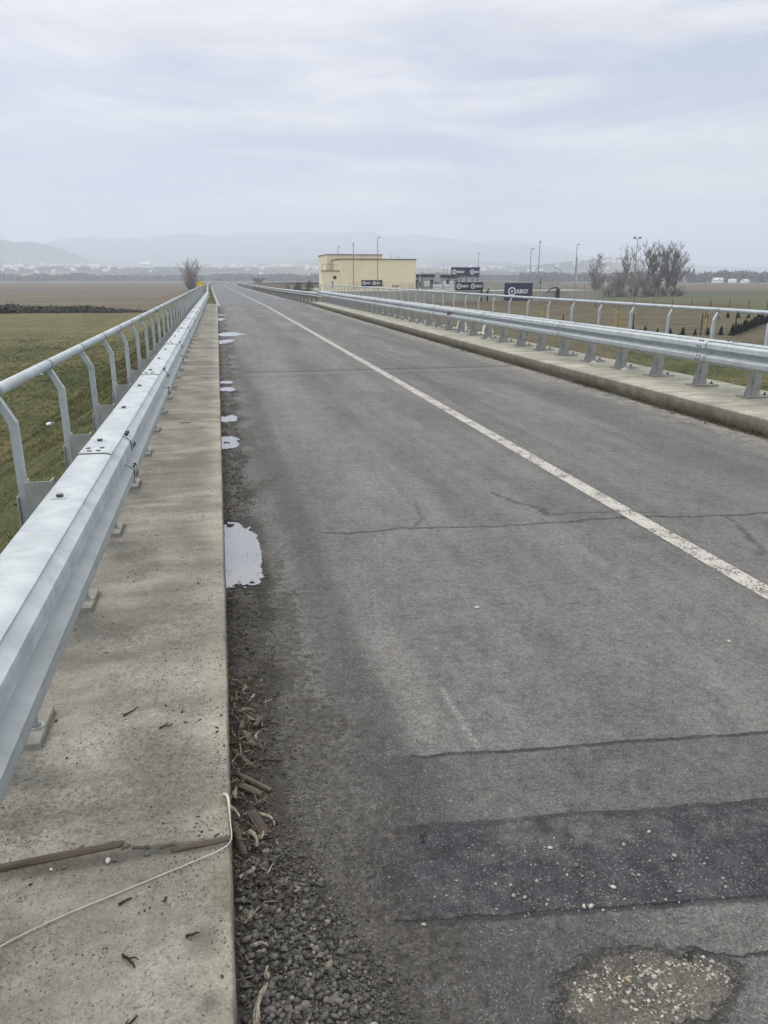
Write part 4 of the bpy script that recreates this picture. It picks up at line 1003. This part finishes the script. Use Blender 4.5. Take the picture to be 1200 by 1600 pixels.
# platform with dark legs under the raised banner
pf = empty('platform', (48.2, 151, YB), 0, 'grey steel platform with dark legs under the raised blue banner', 'platform')
MB().box(-3.9, 3.7, -1, 1, 2.0, 2.2).build('deck', 'grey_metal', pf)
for sx in (-3.6, -2.2, -1.6, -.2, 1.0, 2.3, 3.4): MB().box(sx-.09, sx+.09, -.95, -.75, 0, 2.0).build('leg', 'black_steel', pf)
for sx in (-3.8, -3.1): MB().box(sx-.04, sx+.04, -.95, -.85, 2.2, 4.0).build('upright', 'grey_metal', pf)
MB().box(-3.8, 3.5, -.96, -.90, 1.2, 1.32).build('brace', 'black_steel', pf)
# dark cabinets and white boards left of it
for i, (x, w, h, lb) in enumerate([(37.2, 1.9, 2.2, 'dark steel cabinet with white panel nearest the cream building'), (40.0, 2.4, 2.2, 'dark steel cabinet, second from the cream building'), (43.4, 1.5, 2.1, 'narrow dark cabinet in the middle of the cabinet row'), (45.0, 2.0, 2.0, 'dark cabinet closest to the raised platform')]):
    c = empty('cabinet', (x, 146, YB), 0, lb, 'cabinet', 'dark cabinets between building and platform')
    MB().box(-w/2, w/2, -.6, .6, 0, h).build('body', 'grey_metal', c); MB().box(-w/2-.05, w/2+.05, -.65, .65, h+.002, h+.55).build('hood', 'black_steel', c)
    MB().box(-w*.35, w*.1, -.62, -.603, .5, 1.5).build('panel', 'white_sheet', c); MB().box(w*.15, w*.4, -.62, -.603, .3, 1.7).build('door', 'black_steel', c)
for i, (x0, x1, lb) in enumerate([(35.0, 36.6, 'blank white board on the wall railing, left of two'), (36.95, 38.6, 'blank white board on the wall railing, beside the dark banner')]):
    b = empty('board', ((x0+x1)/2, 124.4, -.35), 0, lb, 'board', 'white boards on the railing'); MB().box((x0-x1)/2, (x1-x0)/2, -.02, .02, 0, 1.05).build('sheet', 'white_sheet', b, bevel=.005)
    MB().box((x0-x1)/2+.15, (x1-x0)/2-.3, -.025, -.021, .5, .56).build('printed_line', 'grey_metal', b)
# hose with box over the wall, valve spindle, bent pole
h = empty('pump_hose', (57.3, 124.3, -1.7), 0, 'black hose bending over the concrete wall into a dark box', 'hose')
MB().tube(crv([(-1.9, -.1, .95), (-1.5, -.1, 1.45), (-.9, -.1, 1.75), (-.1, -.1, 1.75), (.2, -.05, 1.5)], 4), .11, 8).build('hose', 'black_steel', h, True)
MB().box(-.28, .32, -.2, .15, -.2, 1.55).build('box', 'black_steel', h, bevel=.03)
h = empty('gate_valve', (56.6, 130.2, YB), 0, 'dark valve spindle with handwheel beside the tall lamp post right of the navy banner', 'valve'); MB().tube([(0, 0, 0), (0, 0, 2.3)], .05, 8).build('spindle', 'black_steel', h)
MB().tube([(-.22, 0, 1.25), (.22, 0, 1.25)], .12, 8).build('gearbox', 'black_steel', h); MB().tube([(0, 0, .5), (0, 0, 1.2)], .16, 8).build('housing', 'grey_metal', h)
o = MB().tube(crv([(0, 0, 0), (0, 0, 2.6), (-.2, 0, 3.1), (-.8, 0, 3.6), (-1.5, 0, 3.75)], 4), .05, 6).build('davit_pole', 'grey_metal', None, True); o.location = (61.5, 132, YB)
tag(o, 'pale crane-like bent pole above the yard wall, left of the trees', 'pole')
# dark pipes in front of the wall
for i, x in enumerate((43.5, 44.6)):
    o = MB().tube([(0, 0, 0), (0, 0, 2.0), (.3*i, 0, 2.35)], .14, 8).build('pipe_outlet', 'black_steel', None, True); o.location = (x, 124.3, -2.4)
    tag(o, ['dark vertical pipe on the wall under the twin banner, left of two', 'dark vertical pipe on the wall under the twin banner, right of two'][i], 'pipe', 'dark pipes on the wall')
# ------------------------------------------------------------ vegetation
def bare_tree(seed, H_, multi, spread, m, twig_r):
    """trunk mesh and crown mesh (branches and twigs)"""
    r = random.Random(seed); T = MB(); C = MB()
    def grow(p, d, L, rad, lv, M):
        n = 4 if lv < 2 else 3; pts = [p.copy()]; rs = [rad]; q = p.copy(); dd = d.copy()
        for i in range(n):
            dd = (dd+Vector((r.uniform(-1, 1), r.uniform(-1, 1), r.uniform(-.3, .9)))*(.10+.05*lv)).normalized()
            q = q+dd*L/n; pts.append(q.copy()); rs.append(max(twig_r, rad*(1-.62*(i+1)/n)))
        M.tube(pts, rs, 6 if lv < 1 else (4 if lv < 3 else 3), cap=False)
        if lv >= 4: return
        kids = [17, 6, 4, 3][lv] if not multi else [7, 7, 5, 3][lv]
        for k in range(kids):
            t = r.uniform(.15, 1.0) if lv else r.uniform(.14, 1.0); i = min(n-1, int(t*n)); f = t*n-i; b = pts[i].lerp(pts[i+1], f)
            az = r.uniform(0, 6.28); sp = spread*r.uniform(.6, 1.25)
            side_ = Vector((math.cos(az), math.sin(az), 0)); nd = (dd*(.9 if lv else .55)+side_*sp*(1 if lv else 1.25)+Vector((0, 0, .30))).normalized()
            grow(b, nd, L*(r.uniform(.36, .60) if lv else r.uniform(.34, .46)*(1.15-.62*t)), max(twig_r, rs[i]*.60), lv+1, C)
    if multi:
        for k in range(multi):
            a = r.uniform(0, 6.28); d = Vector((math.cos(a)*.28, math.sin(a)*.28, 1)).normalized()
            grow(Vector((math.cos(a)*.35, math.sin(a)*.35, -.2)), d, H_*r.uniform(.6, .8), .11, 1, T if k == 0 else C)
    else: grow(Vector((0, 0, -.2)), Vector((r.uniform(-.08, .08), 0, 1)), H_*.90, H_*.018, 0, T)
    return T, C
def tree_proto(seed, H_, multi, spread, m, twig_r, label, group=None):
    T, C = bare_tree(seed, H_, multi, spread, m, twig_r)
    t = empty('bare_tree', (0, 0, 0), 0, label, 'tree', group); T.build('trunk', m, t); C.build('crown', m, t); return t
protos = [tree_proto(31, 11.8, 0, .80, 'bark', .014, ''), tree_proto(32, 12.4, 0, .70, 'bark', .014, ''), tree_proto(35, 8.5, 8, .6, 'bark_reddish', .014, '')]
TR = [(98.5, 190, 0, .78, 0.3), (100, 193, 2, .85, 1), (103, 188, 2, .95, 2), (106, 192, 2, .9, 3), (108.5, 187, 2, 1.0, 4), (109, 195, 0, .95, 1.5), (112, 189, 1, .95, 2.5), (114.5, 186, 1, .92, 4.0), (116.5, 191, 0, 1.02, 5.0), (117.5, 187, 1, 1.0, .7), (119, 190, 0, 1.0, 2.2), (120.5, 188, 1, .88, 3.3), (116, 191, 2, .85, 1.3), (111, 186, 2, .8, 5)]
TL = ['leftmost bare tree of the clump right of the wall end', 'reddish bare bush second from the left of the clump', 'reddish bare bush third from the left of the clump', 'reddish bare bush in the left half of the clump', 'tallest reddish bare bush just left of the twin headed lamp post', 'bare tree directly behind the twin headed lamp post', 'tall bare tree just right of the twin headed lamp post', 'slender bare tree, second right of the twin headed lamp post', 'broad bare tree in the middle of the right half of the clump', 'tall bare tree third from the right end of the clump', 'large spreading bare tree at the right side of the clump', 'rightmost tall bare tree leaning over the field', 'low reddish bush at the right end of the clump', 'reddish bush at the foot of the tall trees behind the lamp post']
used = set()
for (x, y, k, s_, rz), lb in zip(TR, TL):
    t = protos[k] if k not in used else copy_tree(protos[k]); used.add(k)
    t.location = (x, y, -3.0); t.rotation_euler = (0, 0, rz); t.scale = (s_*1.0, s_*1.0, s_*(1.08 if k < 2 else .82)); t['label'] = lb; t['group'] = 'bare trees in the clump right of the wall'
for i, x in enumerate((97, 99.5, 101.5, 104, 106.5, 109.5, 112.5, 115, 117.5, 120.5)):
    t = copy_tree(protos[2]); t.location = (x, 184.5+1.2*math.sin(i*2.3), -3.2); t.rotation_euler = (0, 0, i*1.7); t.scale = (.75, .75, .34+.08*math.sin(i*1.9))
    t['label'] = 'low leafless undergrowth bush at the foot of the bare tree clump, %s from the left' % ['first', 'second', 'third', 'fourth', 'fifth', 'sixth', 'seventh', 'eighth', 'ninth', 'tenth'][i]; t['group'] = 'undergrowth bushes along the tree clump'; t['category'] = 'bush'
t = copy_tree(protos[2]); t.location = (-7.4, 229, -3.0); t.scale = (1.0, 1.0, .75); t['label'] = 'low leafless bush around the foot of the lone tree beyond the left handrail'; t['category'] = 'bush'
if 'group' in t: del t['group']
t = tree_proto(77, 13.0, 10, .42, 'bark_reddish', .024, 'lone bare bushy tree beyond the end of the left handrail'); t.location = (-7.6, 232, -2.9); t.scale = (.80, .80, .66)
t = tree_proto(78, 5.0, 6, .7, 'bark', .06, 'small dark bush far away beside the bend of the road'); t.location = (24, 470, -2.5); t.scale = (1.5, 1.3, .85)
# dark scrub before the building (left of it)
def shrub_blob(name, n, fx, m, label, cat, group=None, leaf=.12, kind=None):
    P = fx(n); a = rng.uniform(0, 6.28, len(P)); e = rng.uniform(-1, 1, len(P)); L = leaf*rng.uniform(.6, 1.4, len(P))
    d = np.stack([np.cos(a)*np.cos(e), np.sin(a)*np.cos(e), np.sin(e)], 1)*L[:, None]; s = np.stack([-np.sin(a), np.cos(a), 0*a], 1)*(L*.35)[:, None]
    v = np.stack([P-s, P+s, P+d], 1).reshape(-1, 3); return tag(npmesh(name, v, np.arange(len(v)).reshape(-1, 3), m), label, cat, group, kind)
def cone_pts(h, r):
    def f(n):
        t = rng.random(n)**1.4; a = rng.uniform(0, 6.28, n); rr = r*(1-t)**.8*np.sqrt(rng.random(n))*(.8+.35*np.sin(a*3+t*9)); return np.stack([np.cos(a)*rr, np.sin(a)*rr, t*h+.02], 1)
    return f
cf = shrub_blob('thuja', 1500, cone_pts(1.15, .42), 'conifer', '', 'shrub', None, .10)
THU = []
for i in range(8): THU.append((35.6+i*1.0, 61.2-i*.35, .62+.10*math.sin(i*2.1), 'front'))
for i in range(22): THU.append((43.2+i*.98, 58.0+i*.95, .78+.1*math.sin(i*1.7), 'hedge'))
for i in range(14): THU.append((58.0+i*1.25, 83.0-i*.25, .72+.10*math.sin(i*2.9), 'back'))
lbl = {'front': 'dark cone shaped evergreen shrub in the front row behind the right guardrail, number from left', 'hedge': '', 'back': ''}
ordn = ['first', 'second', 'third', 'fourth', 'fifth', 'sixth', 'seventh', 'eighth', 'ninth', 'tenth', 'eleventh', 'twelfth', 'thirteenth', 'fourteenth', 'fifteenth', 'sixteenth', 'seventeenth', 'eighteenth', 'nineteenth', 'twentieth', 'twenty-first', 'twenty-second']
cnt = {'front': 0, 'hedge': 0, 'back': 0}
for i, (x, y, s_, k) in enumerate(THU):
    o = cf if i == 0 else cf.copy()
    if i: S.collection.objects.link(o)
    o.location = (x, y, float(ground_h(np.array([x-csm(y)]), np.array([y]))[0])); o.scale = (s_, s_, s_*(1.0 if k != 'front' else .9)); o.rotation_euler = (.06*math.sin(i*5), .06*math.cos(i*3), i*1.3)
    n_ = ordn[cnt[k]]; cnt[k] += 1
    o['label'] = {'front': 'dark conical evergreen shrub, %s from the left in the spaced front row', 'hedge': 'dark evergreen shrub, %s counting away along the dense slanting hedge row', 'back': 'dark evergreen shrub, %s from the left in the row behind the slanting hedge'}[k] % n_
    o['group'] = {'front': 'front row of evergreen shrubs', 'hedge': 'slanting hedge row of evergreens', 'back': 'rear row of evergreens'}[k]
# wire fences with dark posts
def wire_fence(pts_, step, h, label):
    (x0, y0), (x1, y1) = pts_; L = math.hypot(x1-x0, y1-y0); n = int(L/step)
    z0 = -3.0; t = empty('wire_fence', (x0, y0, z0), math.atan2(y1-y0, x1-x0), label, 'fence'); f = None
    for i in range(n+1):
        if f is None: f = MB().box(-.035, .035, -.035, .035, -.2, h).build('post', 'black_steel', t)
        else: f = copy_tree(f, t)
        f.location = (L*i/n, 0, 0)
    for k in np.linspace(.1, h-.05, 5): MB().box(0, L, -.004, .004, k-.004, k+.004).build('wire', 'black_steel', t)
wire_fence(((22, 60.3), (50, 58.0)), 2.9, 1.75, 'wire fence on dark posts nearest the right guardrail')
wire_fence(((50, 60.5), (72, 82)), 2.6, 1.75, 'wire fence on dark posts slanting away along the hedge row')
wire_fence(((52, 100), (95, 92)), 2.7, 1.75, 'wire fence on dark posts far back on the green strip')
# staked young trees (yellow stakes)
for i, (x, y, lb) in enumerate([(29.3, 66, 'young sapling between yellow stakes, leftmost of three'), (37.0, 66.5, 'young sapling between yellow stakes, middle of three'), (45.2, 64.5, 'young sapling between yellow stakes, rightmost of three')]):
    t = empty('staked_sapling', (x, y, -2.95), .3*i, lb, 'sapling', 'saplings held by yellow stakes')
    for sx in (-.28, .28, .0): MB().tube([(sx*1.5, .2 if sx == 0 else 0, 0), (sx, .1 if sx == 0 else 0, 1.75)], .035, 6).build('stake', 'yellow_wood', t)
    MB().box(-.36, .36, -.04, -.01, 1.42, 1.52).build('crossbar', 'yellow_wood', t)
    m = MB(); m.tube([(.05, .03, 0), (.08, .03, 1.2), (.05, .05, 2.3)], [.025, .018, .008], 5)
    rr = random.Random(i)
    for k in range(9): z = rr.uniform(1.0, 2.1); a = rr.uniform(0, 6.3); m.tube([(.06, .03, z), (.06+math.cos(a)*.3, math.sin(a)*.3, z+.4)], [.010, .004], 3)
    m.build('stem', 'bark', t)
# dark reed hedge across the left field
def band(n):
    x = -rng.random(n)*86-7; y = 112+rng.normal(0, 2.2, n)+2*np.sin(x*.15); top = .65+.35*vnoise(x, x*0, .35, 3)+.3*vnoise(x, x*0, 1.4, 4)
    top = top*np.clip((-x-8)/10, .15, 1)
    z = -3.0+rng.random(n)**.8*top; return np.stack([x, y, z], 1)
shrub_blob('reed_hedge', 60000, band, 'thicket', 'dark strip of dead scrub across the field beyond the left grass', 'scrub', None, .28, 'stuff')
def scr(n):
    x = rng.normal(0, 1.7, n); z = rng.random(n)**1.2*(2.6+1.2*np.sin(x*2.0)); y = rng.normal(0, 1.2, n); return np.stack([x, y, z], 1)
for i, (x, y, s_) in enumerate([(14.3, 148, .95), (16.9, 150, 1.15)]):
    o = shrub_blob('evergreen_shrub', 4200, scr, 'conifer_blue', ['dark evergreen shrub left of the terrace block, left of two', 'taller dark evergreen shrub touching the terrace block'][i], 'shrub', 'dark shrubs left of the building', .26)
    o.location = (x, y, -1.6); o.scale = (s_*.62, s_*.7, s_*.62)
# distant tree belts at the edge of the plain (one mass)
def belt(b0, b1, r0, hmax, n, seed, thin=1.0):
    def f(n_):
        b = np.radians(rng.uniform(b0, b1, n)); r = r0+rng.normal(0, 26, n)+60*np.sin(b*9+seed)
        x, y = r*np.sin(b), r*np.cos(b); top = hmax*(.45+.45*vnoise(np.degrees(b), b*0, 1.1, seed)+.35*vnoise(np.degrees(b), b*0, 5.3, seed+1)*vnoise(np.degrees(b), b*0, .5, seed+2))
        z = -3.2+rng.random(n)**.85*top; return np.stack([x, y, z], 1)
    return f
shrub_blob('tree_belt', 46000, belt(-24, 23, 1240, 11.5, 46000, 3), 'thicket', 'bluish belt of distant trees along the far edge of the plain', 'trees', None, 3.4, 'stuff')
shrub_blob('tree_belt', 34000, belt(22, 46, 1000, 12.5, 34000, 5), 'thicket', 'hazy belt of distant trees behind the houses at the right', 'trees', None, 3.0, 'stuff')
# blue-grey conifers right
cj = shrub_blob('distant_conifer', 900, cone_pts(14.0, 4.4), 'conifer_blue', '', 'tree', None, 1.1)
for i, (x, y, s_) in enumerate([(456, 690, 1.0), (464, 694, .95), (474, 690, .8)]):
    o = cj if i == 0 else cj.copy()
    if i: S.collection.objects.link(o)
    o.location = (x, y, -3); o.scale = (s_,)*3; tag(o, ['dark conifer left of the pale houses, tallest of three', 'dark conifer left of the pale houses, middle of three', 'shortest dark conifer, closest to the pale houses'][i], 'tree', 'conifers beside the distant houses at the right')
# ------------------------------------------------------------ distant village
def house(name, w, d, h, rh, wm, rm):
    t = empty(name, (0, 0, 0)); MB().box(-w/2, w/2, -d/2, d/2, -3, h).build('wall', wm, t)
    v = [(-w/2-.4, -d/2-.4, h), (w/2+.4, -d/2-.4, h), (w/2+.4, d/2+.4, h), (-w/2-.4, d/2+.4, h), (-w/2-.4, 0, h+rh), (w/2+.4, 0, h+rh)]
    MB().add(v, [(0, 1, 5, 4), (2, 3, 4, 5), (0, 4, 3), (1, 2, 5), (3, 2, 1, 0)]).build('roof', rm, t)
    for k, x in enumerate((-w*.28, w*.05, w*.3)): MB().box(x-.6, x+.6, -d/2-.06, -d/2+.02, h-2.2, h-.8).build('window', 'glass_dark', t)
    return t
hp = [house('house', 12, 9, 5.2, 3.0, 'house_wall_white', 'house_roof'), house('house', 10, 9, 6.2, 2.6, 'house_wall', 'house_roof_grey'), house('house', 15, 10, 5.0, 3.2, 'house_wall_white', 'house_roof_grey')]
VL = [(-428, 1755), (-408, 1727), (-409, 1799), (-384, 1745), (-371, 1726), (-376, 1808), (-393, 1931), (-361, 1908), (-346, 1902), (-315, 1775), (-318, 1852), (-263, 1797), (-251, 1774), (-202, 1764), (-150, 1795), (-116, 1969), (-97, 1947), (-85, 1942), (-26, 1942), (8, 1796), (33, 1824), (50, 1900), (59, 1925), (91, 1953), (100, 1959), (100, 1768), (136, 1891), (154, 1905), (158, 1865), (202, 1781), (221, 1851), (217, 1758)]
VR = [(609, 2246), (615, 2219), (617, 2103), (628, 2009), (733, 2199), (733, 2075), (783, 2172), (805, 2151), (796, 2027), (824, 1980), (881, 2026), (1051, 2046), (1070, 2036), (1082, 2029), (1096, 2022), (1110, 2014), (1124, 2007), (1139, 1998), (1154, 1990), (1173, 1979), (958, 2091), (824, 2147), (789, 2160), (1062, 2120), (1100, 2105), (1130, 2090), (1010, 2080)]
rh_ = random.Random(5); first_used = set()
def place_house(x, y, z, label, group, s_=1.0):
    k = rh_.choice([0, 1, 1, 2, 2]); t = hp[k] if k not in first_used else copy_tree(hp[k]); first_used.add(k)
    t.location = (x, y, z); t.rotation_euler = (0, 0, -math.atan2(x, y)+rh_.uniform(-.8, .8)); q = s_*rh_.uniform(.8, 1.15); t.scale = (q, q, q); tag(t, label, 'house', group)
def hgt(x, y): return float(hill_h(np.array([math.degrees(math.atan2(x, y))]), np.array([math.hypot(x, y)]))[0])
for i, (x, y) in enumerate(VL):
    big = i == 14
    place_house(x, y, hgt(x, y), 'largest white house of the distant village, left of the lone tree' if big else 'small pale house in the hazy village strung along the far foothill', 'foothill village houses', 1.6 if big else .78)
vr = [(x+rh_.uniform(-25, 25), y+rh_.uniform(-120, 120)) for x, y in VL]
for x, y in vr: place_house(x, y, hgt(x, y), 'small pale house in the hazy village strung along the far foothill', 'foothill village houses', .62)
for k in range(60):
    b_ = math.radians(rh_.uniform(-14.5, 8.5)); q_ = rh_.uniform(1720, 2080); x, y = q_*math.sin(b_), q_*math.cos(b_); place_house(x, y, hgt(x, y), 'small pale house in the hazy village strung along the far foothill', 'foothill village houses', rh_.uniform(.45, .7))
for x, y in VR: place_house(x, y, hgt(x, y), 'tiny pale house on the distant hillside above the yard wall and trees', 'hillside houses at the right', .85)
for x, y in [(x+rh_.uniform(-60, 60), y+rh_.uniform(-160, 120)) for x, y in VR]: place_house(x, y, hgt(x, y), 'tiny pale house on the distant hillside above the yard wall and trees', 'hillside houses at the right', .65)
NH = [(491, 744, 'pale house just right of the dark conifers'), (478, 676, 'pale house left of the group, in front of the conifers'), (507, 715, 'pale house second right of the dark conifers'), (548, 761, 'pale house half hidden between trees at the right'), (500, 682, 'pale house near the middle of the right houses'), (520, 690, 'low pale house right of the middle at the field edge'), (557, 726, 'pale house second from the right frame edge'), (572, 715, 'rightmost pale house at the field edge'), (430, 690, 'pale house with gable showing right beside the tree clump')]
for x, y, lb in NH: place_house(x, y, -3.3, lb, 'houses at the edge of the right field', .55)
# chimney and poles
c = empty('chimney', (292, 600, -3), 0, 'tall tapering grey chimney in the haze behind the yard wall', 'chimney')
MB().tube([(0, 0, 0), (0, 0, 10), (0, 0, 20.5)], [1.5, 1.1, .7], 14).build('shaft', 'chimney_grey', c, True); MB().tube([(0, 0, 19.8), (0, 0, 20.4)], .85, 14).build('rim', 'chimney_grey', c, True)
for i, (x, y, h, lb) in enumerate([(-225, 900, 17, 'taller utility pole in the left field haze'), (-213, 905, 13, 'shorter utility pole in the left field haze'), (372, 800, 12, 'utility pole by the conifers at the right')]):
    c = empty('utility_pole', (x, y, -3), 0, lb, 'utility pole'); MB().tube([(0, 0, 0), (0, 0, h)], [.35, .22], 8).build('pole', 'chimney_grey', c); MB().box(-1.6, 1.6, -.1, .1, h-1.2, h-.9).build('cross_arm', 'chimney_grey', c)
# ------------------------------------------------------------ haze
hz_o = MB().box(-9300, 9300, -9300, 9300, -8, 345).build('haze', None); tag(hz_o, kind='stuff', label='pale even winter haze over the plain', cat='haze')
hm = bpy.data.materials.new('haze_air'); hm.use_nodes = True; nt = hm.node_tree; nt.nodes.clear()
out = nt.nodes.new('ShaderNodeOutputMaterial'); pv = nt.nodes.new('ShaderNodeVolumePrincipled'); nt.links.new(pv.outputs[0], out.inputs['Volume'])
pv.inputs['Color'].default_value = (.78, .865, .98, 1); pv.inputs['Density'].default_value = .00044; pv.inputs['Anisotropy'].default_value = .2
hz_o.data.materials.append(hm)
